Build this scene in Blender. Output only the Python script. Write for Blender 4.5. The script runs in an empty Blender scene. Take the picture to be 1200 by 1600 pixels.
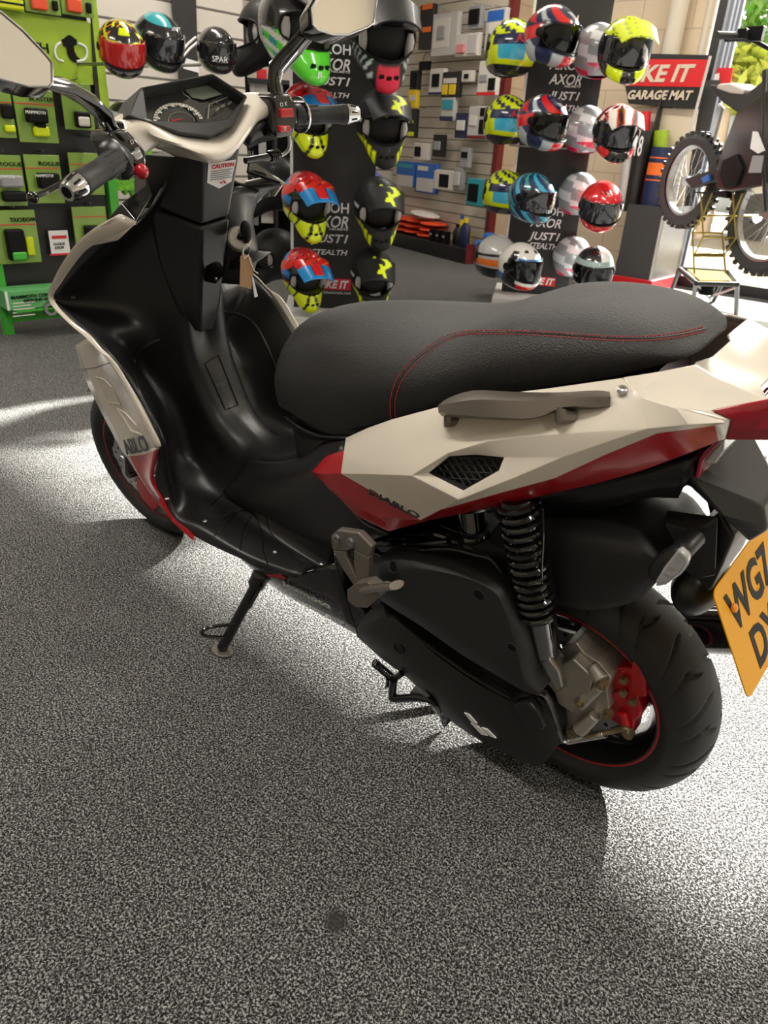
import bpy, bmesh, math, random
import numpy as np
from mathutils import Vector, Matrix
from mathutils.bvhtree import BVHTree
from math import sin, cos, pi, radians
S = bpy.context.scene
COL = S.collection
random.seed(7)

# ------------------------------------------------------------------ camera
CAM = np.array([-0.3800, 1.0841, 1.0730]); YAW, PITCH, ROLL, FPX = -50.423, -27.130, 3.312, 1135.075
YAW, PITCH, ROLL = map(radians, (YAW, PITCH, ROLL))
FWD = np.array([cos(PITCH)*cos(YAW), cos(PITCH)*sin(YAW), sin(PITCH)])
_r = np.cross(FWD, [0, 0, 1]); _r /= np.linalg.norm(_r); _u = np.cross(_r, FWD)
RGT = cos(ROLL)*_r + sin(ROLL)*_u; UPV = -sin(ROLL)*_r + cos(ROLL)*_u
cd = bpy.data.cameras.new('camera'); cam = bpy.data.objects.new('camera', cd); COL.objects.link(cam)
cam.matrix_world = Matrix(((RGT[0], UPV[0], -FWD[0], CAM[0]), (RGT[1], UPV[1], -FWD[1], CAM[1]), (RGT[2], UPV[2], -FWD[2], CAM[2]), (0, 0, 0, 1)))
cd.sensor_fit = 'HORIZONTAL'; cd.sensor_width = 36; cd.lens = FPX/1200*36; cd.clip_start = .02; cd.clip_end = 200
cd.dof.use_dof = True; cd.dof.focus_distance = 1.35; cd.dof.aperture_fstop = 12
S.camera = cam

# ------------------------------------------------------------------ light
S.view_settings.view_transform = 'Standard'; S.view_settings.look = 'None'
S.view_settings.gamma = 1; S.view_settings.use_curve_mapping = False
S.view_settings.exposure = 0.0
w = bpy.data.worlds.new('sky'); S.world = w; w.use_nodes = True
nt = w.node_tree; bg = nt.nodes['Background']
sky = nt.nodes.new('ShaderNodeTexSky'); sky.sky_type = 'HOSEK_WILKIE'; sky.turbidity = 3; sky.sun_direction = (0.05, -.85, .5); sky.ground_albedo = .4
nt.links.new(sky.outputs[0], bg.inputs[0]); bg.inputs[1].default_value = 1.6
def lamp(name, kind, loc, energy, color=(1, 1, 1), rot=None, **k):
    l = bpy.data.lights.new(name, kind); l.energy = energy; l.color = color
    for a, v in k.items(): setattr(l, a, v)
    o = bpy.data.objects.new(name, l); COL.objects.link(o); o.location = loc
    if rot is not None: o.rotation_euler = rot
    return o
SUN_EL = radians(25)
sun = lamp('sun', 'SUN', (0, -9, 5), 62.0, (1, .95, .87), angle=radians(1.2))
sun.rotation_euler = Vector((-.10, -cos(SUN_EL), sin(SUN_EL))).to_track_quat('Z', 'Y').to_euler()

# ------------------------------------------------------------------ points from the photograph
LEAN = radians(-10.236)
RL = np.array([[1, 0, 0], [0, cos(LEAN), -sin(LEAN)], [0, sin(LEAN), cos(LEAN)]])
def ray(px, py): return FWD + RGT*(px-600)/FPX + UPV*(800-py)/FPX
def _hit(C, d, k):
    for ax, n in enumerate('xyz'):
        if n in k: return tuple(C + (k[n]-C[ax])/d[ax]*d)
def W(px, py, **k): return _hit(CAM, ray(px, py), k)                      # world point
def B(px, py, y=None, **k):                                             # scooter-frame point
    if y is not None: k = {'y': y}
    return _hit(CAM@RL, ray(px, py)@RL, k)
def WD(px, py, D):                                                       # world point at horizontal distance D
    d = ray(px, py); h = math.hypot(d[0], d[1]); return tuple(CAM + d*D/h)
def mir(p): return (p[0], -p[1], p[2])

# ------------------------------------------------------------------ materials
def mat(name, col, rough=.5, metal=0, coat=0, trans=0, emis=None, es=1, bump=None, alpha=1, spec=None, ior=None):
    m = bpy.data.materials.new(name); m.use_nodes = True; b = m.node_tree.nodes['Principled BSDF']
    if not isinstance(col, (tuple, list)): col = (col, col, col)
    b.inputs['Base Color'].default_value = (*col[:3], 1); b.inputs['Roughness'].default_value = rough; b.inputs['Metallic'].default_value = metal
    b.inputs['Coat Weight'].default_value = coat; b.inputs['Coat Roughness'].default_value = .05
    b.inputs['Transmission Weight'].default_value = trans; b.inputs['Alpha'].default_value = alpha
    if spec is not None: b.inputs['Specular IOR Level'].default_value = spec
    if ior: b.inputs['IOR'].default_value = ior
    if emis: b.inputs['Emission Color'].default_value = (*emis, 1); b.inputs['Emission Strength'].default_value = es
    if bump:
        sc, st, dist = bump
        n = m.node_tree.nodes.new('ShaderNodeTexNoise'); n.inputs['Scale'].default_value = sc; n.inputs['Detail'].default_value = 3
        tc = m.node_tree.nodes.new('ShaderNodeTexCoord'); bp = m.node_tree.nodes.new('ShaderNodeBump')
        bp.inputs['Strength'].default_value = st; bp.inputs['Distance'].default_value = dist
        m.node_tree.links.new(tc.outputs['Object'], n.inputs['Vector']); m.node_tree.links.new(n.outputs[0], bp.inputs['Height']); m.node_tree.links.new(bp.outputs[0], b.inputs['Normal'])
    return m
M = dict(
    white=mat('pearl_white_paint', (.73, .67, .575), .22, coat=.8),
    red=mat('red_paint', (.42, .006, .012), .25, coat=.35),
    plastic=mat('satin_black_plastic', .012, .36, bump=(900, .12, .0006)),
    plastic2=mat('matt_black_plastic', .016, .5, bump=(1400, .25, .0006)),
    gloss=mat('gloss_black_plastic', .006, .12, coat=.6),
    grey_and_lit_plastic=mat('dark_grey_and_lit_plastic', .06, .38),  # also on the steering cover, where it paints reflected light on black plastic
    rubber=mat('tyre_rubber', .022, .62, bump=(300, .15, .0005)),
    grip=mat('grip_rubber', .02, .55),
    chrome=mat('chrome', .75, .12, 1),
    steel=mat('brushed_steel', .45, .32, 1),
    alu=mat('cast_aluminium', (.42, .39, .34), .48, .75, bump=(120, .2, .001)),
    bronze=mat('titanium_grey_paint', (.20, .175, .15), .38, .5),
    bolt=mat('zinc_bolt', (.35, .28, .16), .4, .9),
    rimblack=mat('gloss_black_wheel_paint', .008, .2, coat=.4),
    calred=mat('red_caliper_paint', (.5, .008, .012), .4, coat=.3),
    yellowplate=mat('yellow_plate', (.80, .37, .0), .45, spec=.2),
    ink=mat('black_ink', .006, .5, spec=.15), inkgrey=mat('charcoal_print', (.035, .045, .045), .35), inkwhite=mat('white_print', .75, .5),
    lens_red=mat('red_lens', (.35, .004, .02), .12, coat=1),
    lens_clear=mat('clear_lens', (.75, .75, .75), .08, trans=.5, coat=1, bump=(90, .6, .003)),
    mirror=mat('mirror_glass', .85, .02, 1),
    thread=mat('red_thread', (.45, .03, .03), .7),
    screen=mat('dash_screen', (.02, .021, .02), .12, coat=1), lcd=mat('lcd_grey_green', (.13, .15, .12), .25),
    card=mat('brown_card', (.30, .17, .08), .8), paper=mat('white_paper', .8, .7), redink=mat('red_print', (.6, .01, .02), .5),
    string=mat('white_string', .7, .8), orange=mat('orange_cap', (.9, .28, .02), .4),
)
def seat_mat():
    m = mat('grained_seat_vinyl', .020, .55); nt = m.node_tree; b = nt.nodes['Principled BSDF']
    v = nt.nodes.new('ShaderNodeTexVoronoi'); v.inputs['Scale'].default_value = 420; tc = nt.nodes.new('ShaderNodeTexCoord')
    bp = nt.nodes.new('ShaderNodeBump'); bp.inputs['Strength'].default_value = .55; bp.inputs['Distance'].default_value = .0012
    nt.links.new(tc.outputs['Object'], v.inputs['Vector']); nt.links.new(v.outputs['Distance'], bp.inputs['Height']); nt.links.new(bp.outputs[0], b.inputs['Normal'])
    return m
M['seat'] = seat_mat()

# ------------------------------------------------------------------ mesh helpers
class MB:
    def __init__(s): s.v = []; s.f = []; s.m = []
    def add(s, vs, fs, mi=0):
        n = len(s.v); s.v += [tuple(map(float, p)) for p in vs]; s.f += [tuple(i+n for i in f) for f in fs]; s.m += [mi]*len(fs) if isinstance(mi, int) else list(mi); return s
    def box(s, c, size, R=None, mi=0):
        hx, hy, hz = [q/2 for q in size]; P = [(x, y, z) for x in (-hx, hx) for y in (-hy, hy) for z in (-hz, hz)]
        if R is None: R = Matrix.Identity(3)
        P = [tuple(Vector(c)+R@Vector(p)) for p in P]
        return s.add(P, [(0, 1, 3, 2), (4, 6, 7, 5), (0, 4, 5, 1), (2, 3, 7, 6), (0, 2, 6, 4), (1, 5, 7, 3)], mi)
    def tube(s, pts, r, n=12, cap=True, mi=0, close=False, flat=1.0, up=None):
        pts = [Vector(p) for p in pts]; k = len(pts); rr = r if isinstance(r, (list, tuple)) else [r]*k
        prev = None; V = []
        for i, p in enumerate(pts):
            a = pts[(i-1) % k] if (close or i > 0) else p; b = pts[(i+1) % k] if (close or i < k-1) else p
            t = (b-a).normalized() if (b-a).length > 1e-9 else Vector((0, 0, 1))
            if prev is None:
                u = Vector(up) if up else (Vector((0, 0, 1)) if abs(t.z) < .9 else Vector((1, 0, 0)))
            else: u = prev
            u = (u-t*u.dot(t)); u = u.normalized() if u.length > 1e-6 else t.orthogonal().normalized()
            prev = u; w_ = t.cross(u)
            for j in range(n): V.append(p+rr[i]*(cos(2*pi*j/n)*u*flat+sin(2*pi*j/n)*w_))
        F = []
        for i in range(k if close else k-1):
            for j in range(n): a, b = i*n, ((i+1) % k)*n; F.append((a+j, a+(j+1) % n, b+(j+1) % n, b+j))
        if cap and not close: F += [tuple(range(n))[::-1], tuple(range((k-1)*n, k*n))]
        return s.add(V, F, mi)
    def lathe(s, prof, o, ax, n=32, mi=0, close=False, arc=2*pi, start=0, up=None, mis=None):
        # prof: (along axis, radius)
        ax = Vector(ax).normalized(); u = (Vector(up) if up else ax.orthogonal()); u = (u-ax*u.dot(ax)).normalized(); w_ = ax.cross(u); o = Vector(o)
        full = abs(arc-2*pi) < 1e-6; na = n if full else n+1; V = []
        for (h, r) in prof:
            for j in range(na): t = start+arc*j/n; V.append(o+ax*h+r*(cos(t)*u+sin(t)*w_))
        F = []; MI = []; k = len(prof)
        for i in range(k if close else k-1):
            for j in range(n):
                j2 = (j+1) % na; a, b = i*na, ((i+1) % k)*na; F.append((a+j, a+j2, b+j2, b+j)); MI.append(mis[i] if mis else mi)
        return s.add(V, F, MI)
    def prism(s, pts, d, mi=0, mside=None):
        n = len(pts); d = Vector(d); P = [Vector(p) for p in pts]; V = P+[p+d for p in P]
        F = [tuple(range(n))[::-1], tuple(range(n, 2*n))]+[(i, (i+1) % n, n+(i+1) % n, n+i) for i in range(n)]
        return s.add(V, F, [mi, mi]+[mi if mside is None else mside]*n)
    def sphere(s, c, r, n=16, mi=0, R=None):
        r = (r, r, r) if not isinstance(r, (tuple, list)) else r; V = []; F = []; h = n//2
        for i in range(h+1):
            for j in range(n):
                t = pi*i/h; a = 2*pi*j/n; q = Vector((r[0]*sin(t)*cos(a), r[1]*sin(t)*sin(a), r[2]*cos(t)))
                if R: q = R@q
                V.append(Vector(c)+q)
        for i in range(h):
            for j in range(n): F.append((i*n+j, (i+1)*n+j, (i+1)*n+(j+1) % n, i*n+(j+1) % n))
        return s.add(V, F, mi)
    def grid(s, rows, mi=0, mis=None):
        nr, nc = len(rows), len(rows[0]); V = [p for r in rows for p in r]
        F = []; MI = []
        for i in range(nr-1):
            for j in range(nc-1): F.append((i*nc+j, i*nc+j+1, (i+1)*nc+j+1, (i+1)*nc+j)); MI.append(mis(i, j) if mis else mi)
        return s.add(V, F, MI)
    def mirror(s):
        n = len(s.v); s.v += [mir(p) for p in s.v]; s.f += [tuple(i+n for i in f[::-1]) for f in s.f]; s.m += s.m; return s
    def build(s, name, mats, parent=None, smooth=False, bevel=0, seg=2, solid=0, sub=0, auto=None, weld=False, off=0):
        me = bpy.data.meshes.new(name); me.from_pydata(s.v, [], s.f)
        for m_ in (mats if isinstance(mats, (list, tuple)) else [mats]): me.materials.append(M[m_] if isinstance(m_, str) else m_)
        me.polygons.foreach_set('material_index', s.m)
        bm = bmesh.new(); bm.from_mesh(me)
        if weld: bmesh.ops.remove_doubles(bm, verts=bm.verts, dist=1e-5)
        bmesh.ops.recalc_face_normals(bm, faces=bm.faces); bm.to_mesh(me); bm.free()
        if smooth:
            me.polygons.foreach_set('use_smooth', [True]*len(me.polygons))
            me.set_sharp_from_angle(angle=radians(auto if auto else 40))
        me.update(); o = bpy.data.objects.new(name, me); COL.objects.link(o)
        if parent is not None: o.parent = parent
        if sub: q = o.modifiers.new('sub', 'SUBSURF'); q.levels = q.render_levels = sub
        if solid: q = o.modifiers.new('sol', 'SOLIDIFY'); q.thickness = solid; q.offset = off
        if bevel: q = o.modifiers.new('bev', 'BEVEL'); q.width = bevel; q.segments = seg; q.limit_method = 'ANGLE'; q.angle_limit = radians(25); q.harden_normals = False
        if bevel and not smooth:
            me.polygons.foreach_set('use_smooth', [True]*len(me.polygons)); me.set_sharp_from_angle(angle=radians(60))
            wn = o.modifiers.new('wn', 'WEIGHTED_NORMAL'); wn.keep_sharp = True
        return o
def pair(mb, name, m, **k):
    o = mb.build(name, m, bike, **k); mb.v = [mir(p) for p in mb.v]; mb.build(name, m, bike, **k); return o
def cr(p0, p1, p2, p3, t):
    return tuple(.5*((2*b)+(c-a)*t+(2*a-5*b+4*c-d)*t*t+(3*b-a-3*c+d)*t**3) for a, b, c, d in zip(p0, p1, p2, p3))
def spline(pts, k, close=False):
    out = []; n = len(pts)
    for i in range(n if close else n-1):
        g = (lambda j: pts[j % n]) if close else (lambda j: pts[max(0, min(n-1, j))])
        a, b, c, d = g(i-1), g(i), g(i+1), g(i+2)
        if not close:
            if i == 0: a = tuple(2*x-y for x, y in zip(b, c))
            if i == n-2: d = tuple(2*x-y for x, y in zip(c, b))
        out += [cr(a, b, c, d, t/k) for t in range(k)]
    if not close: out.append(tuple(pts[-1]))
    return out
def net(rows, ku=4, kv=4):
    R = [spline(r, ku) for r in rows] if ku > 1 else rows
    if kv > 1:
        C = [spline(list(c), kv) for c in zip(*R)]; R = [list(r) for r in zip(*C)]
    return R
def BR(row): return [B(a, b, c) for a, b, c in row]
def setp(o, label=None, cat=None, group=None, kind=None):
    if label: o['label'] = label
    if cat: o['category'] = cat
    if group: o['group'] = group
    if kind: o['kind'] = kind
    return o
def empty(name, loc=(0, 0, 0), rot=(0, 0, 0), **k):
    o = bpy.data.objects.new(name, None); COL.objects.link(o); o.location = loc; o.rotation_euler = rot; o.empty_display_size = .05
    return setp(o, **k)
def dup(root, loc=None, rot=None, label=None, group=None, scale=None):
    def cp(o, par):
        c = o.copy(); COL.objects.link(c); c.parent = par
        for ch in list(o.children): cp(ch, c)
        return c
    r = cp(root, None)
    if loc is not None: r.location = loc
    if rot is not None: r.rotation_euler = rot
    if label: r['label'] = label
    if group: r['group'] = group
    if scale: r.scale = scale
    return r
def text(name, s, size, o, xd, yd, m, parent=None, ext=.0003, bold=0, shear=0, align='LEFT', spacing=1, xs=1.0):
    cu = bpy.data.curves.new(name, 'FONT'); cu.body = s; cu.size = size; cu.extrude = ext; cu.offset = bold; cu.shear = shear; cu.align_x = align; cu.space_character = spacing; cu.resolution_u = 3
    t = bpy.data.objects.new('t', cu); COL.objects.link(t); bpy.context.view_layer.update()
    me = bpy.data.meshes.new_from_object(t.evaluated_get(bpy.context.evaluated_depsgraph_get())); bpy.data.objects.remove(t)
    x = Vector(xd).normalized(); y = Vector(yd); y = (y-x*y.dot(x)).normalized(); z = x.cross(y)
    T = Matrix(((x.x*xs, y.x, z.x, o[0]), (x.y*xs, y.y, z.y, o[1]), (x.z*xs, y.z, z.z, o[2]), (0, 0, 0, 1)))
    me.transform(T); me.materials.clear(); me.materials.append(M[m] if isinstance(m, str) else m); me.name = name
    ob = bpy.data.objects.new(name, me); COL.objects.link(ob)
    if parent is not None: ob.parent = parent
    return ob
def bvh_of(o):
    bpy.context.view_layer.update()
    dg = bpy.context.evaluated_depsgraph_get(); me = o.evaluated_get(dg).to_mesh(); b = BVHTree.FromPolygons([v.co.copy() for v in me.vertices], [tuple(p.vertices) for p in me.polygons]); o.evaluated_get(dg).to_mesh_clear(); return b
def rounded(a, b, c, d, r, k=5):
    out = []; Q = [a, b, c, d]
    for i in range(4):
        p, q, s_ = Q[i], Q[i-1], Q[(i+1) % 4]; u, v = (q-p).normalized(), (s_-p).normalized()
        for t in range(k+1): an = pi/2*t/k; out.append(p+u*r*(1-sin(an))+v*r*(1-cos(an)))
    return out
def on(bvh, px, py, lift=.001, y=None):
    C = Vector(CAM@RL); d = Vector(ray(px, py)@RL).normalized(); h, nrm, i, dist = bvh.ray_cast(C, d)
    if h is None: return Vector(B(px, py, .20)) if bvh is globals().get('spb') else None
    if nrm.dot(d) > 0: nrm = -nrm
    return h+nrm*lift
# ================================================================== THE ROOM
def nodes(m): return m.node_tree.nodes, m.node_tree.links, m.node_tree.nodes['Principled BSDF']
def carpet_mat():
    m = mat('grey_flecked_carpet', .1, .95, spec=.15); N, L, b = nodes(m)
    tc = N.new('ShaderNodeTexCoord'); n1 = N.new('ShaderNodeTexNoise'); n1.inputs['Scale'].default_value = 290; n1.inputs['Detail'].default_value = 2; n1.inputs['Roughness'].default_value = .62; n1.inputs['Distortion'].default_value = .6
    n2 = N.new('ShaderNodeTexNoise'); n2.inputs['Scale'].default_value = 6; n2.inputs['Detail'].default_value = 4
    cr_ = N.new('ShaderNodeValToRGB'); e = cr_.color_ramp; e.elements[0].position = .39; e.elements[0].color = (.010, .010, .010, 1); e.elements[1].position = .63; e.elements[1].color = (.40, .395, .385, 1); q = e.elements.new(.505); q.color = (.060, .060, .060, 1)
    mx = N.new('ShaderNodeMix'); mx.data_type = 'RGBA'; mx.blend_type = 'MULTIPLY'; mx.inputs[0].default_value = .5
    r2 = N.new('ShaderNodeValToRGB'); r2.color_ramp.elements[0].color = (.65, .65, .65, 1); r2.color_ramp.elements[1].color = (1.1, 1.1, 1.1, 1)
    L.new(tc.outputs['Object'], n1.inputs['Vector']); L.new(tc.outputs['Object'], n2.inputs['Vector']); L.new(n1.outputs[0], cr_.inputs[0]); L.new(n2.outputs[0], r2.inputs[0])
    L.new(cr_.outputs[0], mx.inputs[6]); L.new(r2.outputs[0], mx.inputs[7]); vd = N.new('ShaderNodeVectorMath'); vd.operation = 'DISTANCE'; sp0 = W(525, 1440, z=0); vd.inputs[1].default_value = sp0; L.new(tc.outputs['Object'], vd.inputs[0]); mr = N.new('ShaderNodeMapRange'); mr.inputs[1].default_value = .013; mr.inputs[2].default_value = .022; mr.inputs[3].default_value = .85; mr.inputs[4].default_value = 0; L.new(vd.outputs['Value'], mr.inputs[0])
    m2 = N.new('ShaderNodeMix'); m2.data_type = 'RGBA'; m2.inputs[7].default_value = (.035, .033, .03, 1); L.new(mr.outputs[0], m2.inputs[0]); L.new(mx.outputs[2], m2.inputs[6]); L.new(m2.outputs[2], b.inputs['Base Color'])
    bp = N.new('ShaderNodeBump'); bp.inputs['Strength'].default_value = .5; bp.inputs['Distance'].default_value = .003; L.new(n1.outputs[0], bp.inputs['Height']); L.new(bp.outputs[0], b.inputs['Normal'])
    return m
def slat_mat(name, col, pitch=.1):
    m = mat(name, col, .45); N, L, b = nodes(m)
    tc = N.new('ShaderNodeTexCoord'); sp = N.new('ShaderNodeSeparateXYZ'); mo = N.new('ShaderNodeMath'); mo.operation = 'FRACT'; dv = N.new('ShaderNodeMath'); dv.operation = 'DIVIDE'; dv.inputs[1].default_value = pitch
    gt = N.new('ShaderNodeMath'); gt.operation = 'LESS_THAN'; gt.inputs[1].default_value = .10
    mx = N.new('ShaderNodeMix'); mx.data_type = 'RGBA'; mx.inputs[6].default_value = (*col, 1); mx.inputs[7].default_value = (col[0]*.18, col[1]*.17, col[2]*.16, 1)
    L.new(tc.outputs['Object'], sp.inputs[0]); L.new(sp.outputs['Z'], dv.inputs[0]); L.new(dv.outputs[0], mo.inputs[0]); L.new(mo.outputs[0], gt.inputs[0]); L.new(gt.outputs[0], mx.inputs[0]); L.new(mx.outputs[2], b.inputs['Base Color'])
    return m
def block_mat():
    m = mat('cream_painted_blockwork', (.62, .50, .36), .6); N, L, b = nodes(m)
    tc = N.new('ShaderNodeTexCoord'); mp = N.new('ShaderNodeMapping'); mp.inputs['Rotation'].default_value = (radians(90), 0, 0); br = N.new('ShaderNodeTexBrick'); br.inputs['Color1'].default_value = (.66, .54, .39, 1); br.inputs['Color2'].default_value = (.64, .52, .37, 1); br.inputs['Mortar'].default_value = (.48, .39, .28, 1)
    br.inputs['Scale'].default_value = 1; br.inputs['Brick Width'].default_value = .45; br.inputs['Row Height'].default_value = .225; br.inputs['Mortar Size'].default_value = .006
    L.new(tc.outputs['Object'], mp.inputs[0]); L.new(mp.outputs[0], br.inputs[0]); L.new(br.outputs[0], b.inputs['Base Color'])
    return m
def ceiling_mat():
    m = mat('cream_tiled_ceiling', (.72, .68, .60), .8); N, L, b = nodes(m); tc = N.new('ShaderNodeTexCoord'); br = N.new('ShaderNodeTexBrick'); br.offset = 0
    for k, v in (('Color1', (.72, .68, .60, 1)), ('Color2', (.68, .64, .56, 1)), ('Mortar', (.30, .28, .24, 1)), ('Scale', 1), ('Brick Width', 1.2), ('Row Height', .6), ('Mortar Size', .02)): br.inputs[k].default_value = v
    L.new(tc.outputs['Object'], br.inputs[0]); L.new(br.outputs[0], b.inputs['Base Color']); return m
M.update(carpet=carpet_mat(), slat=slat_mat('cream_slatwall', (.60, .56, .50), .15), slat2=slat_mat('cream_slatwall_fine', (.62, .56, .46), .10), block=block_mat(),
    ceil=ceiling_mat(), wallp=mat('cream_wall_paint', (.66, .60, .50), .7), frame=mat('black_aluminium_frame', .02, .35), framegrey=mat('grey_aluminium', (.20, .22, .26), .35, .3),
    redpost=mat('dark_red_steel', (.16, .015, .015), .5), redbright=mat('bright_red', (.62, .012, .018), .45), blackp=mat('black_board', .012, .5), blackg=mat('black_gloss_board', .012, .3), green=mat('bright_green_steel', (.05, .40, .03), .4), lime=mat('lime_green_card', (.33, .50, .025), .45),
    packgreen=mat('olive_green_pack', (.19, .33, .04), .35, coat=.4), beige=mat('beige_board', (.62, .54, .42), .6), whitew=mat('white_steel', .78, .4), navy=mat('navy', (.01, .02, .07), .5), blue=mat('blue', (.02, .12, .45), .45), teal=mat('teal', (.02, .30, .38), .4), yellow=mat('neon_yellow', (.62, .72, .0), .4), yellowp=mat('yellow', (.8, .55, .02), .45),
    orangep=mat('orange', (.85, .16, .02), .5), greyp=mat('grey_pack', (.30, .30, .31), .4), silver=mat('silver_pack', (.52, .50, .48), .35), redcush=mat('red_cushion', (.75, .07, .02), .55), gold=mat('passivated_gold_steel', (.45, .36, .10), .3, .9), glassd=mat('dark_visor', (.01, .011, .014), .06, coat=1), cardb=mat('brown_box', (.40, .33, .27), .8), whiteb=mat('white_card', (.66, .62, .57), .6),
    pink=mat('pink', (.7, .25, .25), .6), fluff=mat('lime_microfibre', (.18, .55, .04), .9, bump=(60, 1, .02)))
def glass_mat():
    m = bpy.data.materials.new('window_glass'); m.use_nodes = True; N = m.node_tree.nodes; L = m.node_tree.links; N.clear()
    o = N.new('ShaderNodeOutputMaterial'); t = N.new('ShaderNodeBsdfTransparent'); t.inputs[0].default_value = (.93, .95, .96, 1); g = N.new('ShaderNodeBsdfGlossy'); g.inputs['Roughness'].default_value = .02; mx = N.new('ShaderNodeMixShader'); f = N.new('ShaderNodeFresnel'); f.inputs[0].default_value = 1.3
    L.new(f.outputs[0], mx.inputs[0]); L.new(t.outputs[0], mx.inputs[1]); L.new(g.outputs[0], mx.inputs[2]); L.new(mx.outputs[0], o.inputs[0]); return m
M['glass'] = glass_mat()
def clear_mat():
    m = glass_mat(); m.name = 'clear_visor'; m.node_tree.nodes['Transparent BSDF'].inputs[0].default_value = (.55, .57, .58, 1); m.node_tree.nodes['Fresnel'].inputs[0].default_value = 1.5; return m
M['clearvisor'] = clear_mat()
def quad(name, P, m, kind='structure', **k):
    mb = MB(); mb.add(P, [(0, 1, 2, 3)]); o = mb.build(name, m, **k)
    if kind: o['kind'] = kind
    return o
quad('floor', [(-4.6, -6.07, 0), (7, -6.07, 0), (7, 4.3, 0), (-4.6, 4.3, 0)], 'carpet')
YW = -6.07; HC = 3.12; XW = W(1035, 431, y=YW)[0]          # left jamb of the shop window
mb = MB(); mb.box((1.2, -.9, HC+.03), (11.6, 10.6, .06)); setp(mb.build('ceiling', 'ceil'), kind='structure')
quad('wall_back', [(-4.6, 4.2, 0), (7, 4.2, 0), (7, 4.2, HC), (-4.6, 4.2, HC)], 'wallp')
XL = 4.55
quad('wall_left', [(XL, 4.2, 0), (XL, -2.95, 0), (XL, -2.95, HC), (XL, 4.2, HC)], 'slat', solid=.03)
quad('wall_left_return', [(XL, -2.95, 0), (5.7, -2.95, 0), (5.7, -2.95, HC), (XL, -2.95, HC)], 'slat')
quad('wall_alcove', [(5.7, -2.9, 0), (5.7, -6.4, 0), (5.7, -6.4, HC), (5.7, -2.9, HC)], 'slat')
_q = np.array(W(720, 412, z=0))-np.array([.2588, .9659, 0])*.42; _d = ray(757, 380); Mp = CAM+_d*((_q-CAM)@np.array([.2588, .9659, 0])/(_d@np.array([.2588, .9659, 0]))); Mp[2] = 0; md = np.array([cos(radians(-15)), sin(radians(-15)), 0])
Ma = Mp; Mb = Mp+md*2.6
quad('wall_middle', [tuple(Ma), tuple(Mb), tuple(Mb+[0, 0, HC]), tuple(Ma+[0, 0, HC])], 'slat2', solid=.03, off=-1)
mb = MB(); mb.box(tuple(Ma-md*.06+np.array([0, 0, HC/2])), (.06, .08, HC), Matrix.Rotation(radians(-15), 3, 'Z')); setp(mb.build('trim_1', 'redpost'), kind='structure')
quad('wall_front', [(XW+.02, YW, 0), (Ma[0], YW, 0), (Ma[0], YW, HC), (XW+.02, YW, HC)], 'block', solid=.1)
mb = MB(); pc = W(1052, 60, y=YW+.12); mb.lathe([(0, .075), (HC, .075)], (pc[0], pc[1], 0), (0, 0, 1), 24); setp(mb.build('trim_2', 'wallp', smooth=True), kind='structure')
mb = MB(); pc = W(1119, 20, y=YW+.03); mb.lathe([(0, .03), (HC, .03)], (XW+.07, YW+.04, 0), (0, 0, 1), 16); setp(mb.build('trim_3', 'wallp', smooth=True), kind='structure')
# shopfront glazing along the front and the side
def window(name, x0, x1, n, axis='x', c=YW, H=2.50):
    r = empty(name, kind='structure'); mb = MB()
    def bx(a0, a1, z0, z1, t=.07):
        ce = ((a0+a1)/2, c, (z0+z1)/2) if axis == 'x' else (c, (a0+a1)/2, (z0+z1)/2); sz = (abs(a1-a0), t, z1-z0) if axis == 'x' else (t, abs(a1-a0), z1-z0); mb.box(ce, sz)
    bx(x0, x1, 0, .09); bx(x0, x1, H-.07, H)
    for i in range(n+1): x = x0+(x1-x0)*i/n; bx(x-.035, x+.035, 0, H, .10)
    mb.build('window_frame', 'frame', r, bevel=.004)
    g = MB(); p = [(x0, c, .05), (x1, c, .05), (x1, c, H), (x0, c, H)] if axis == 'x' else [(c, x0, .05), (c, x1, .05), (c, x1, H), (c, x0, H)]; g.add(p, [(0, 1, 2, 3)]); g.build('window_pane', 'glass', r)
    return r
HW = 2.955
window('window_1', XW-.03, -4.5, 4, H=HW)
quad('wall_front_lintel', [(XW+.02, YW, HW), (-4.6, YW, HW), (-4.6, YW, HC), (XW+.02, YW, HC)], 'block', solid=.1)
quad('wall_right', [(-4.6, 4.2, 0), (-4.6, YW, 0), (-4.6, YW, HC), (-4.6, 4.2, HC)], 'wallp')
quad('wall_front_return', [(Ma[0], YW, 0), (Ma[0], Ma[1], 0), (Ma[0], Ma[1], HC), (Ma[0], YW, HC)], 'block', solid=.02)
mb = MB()
for i, (dx, w_) in enumerate(((.07, .03), (.105, .02), (.135, .025))): mb.box((XW-.03-dx, YW+.02-.015*i, HW/2), (w_, .05, HW), mi=0)
setp(mb.build('trim_4', 'framegrey'), kind='structure')
# beams under the ceiling and posts along the far wall (seen in the mirrors)
for i, x in enumerate((-3.6, -1.6)): mb = MB(); mb.box((x, -.9, HC-.07), (.12, 10.2, .14)); setp(mb.build('trim_%d' % (5+i), 'cardb'), kind='structure')
for i, y in enumerate((2.6, .6, -1.4, -3.4)): mb = MB(); mb.box((-4.54, y, HC/2), (.10, .14, HC)); setp(mb.build('trim_%d' % (7+i), 'cardb' if i % 2 else 'greyp'), kind='structure')
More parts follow.
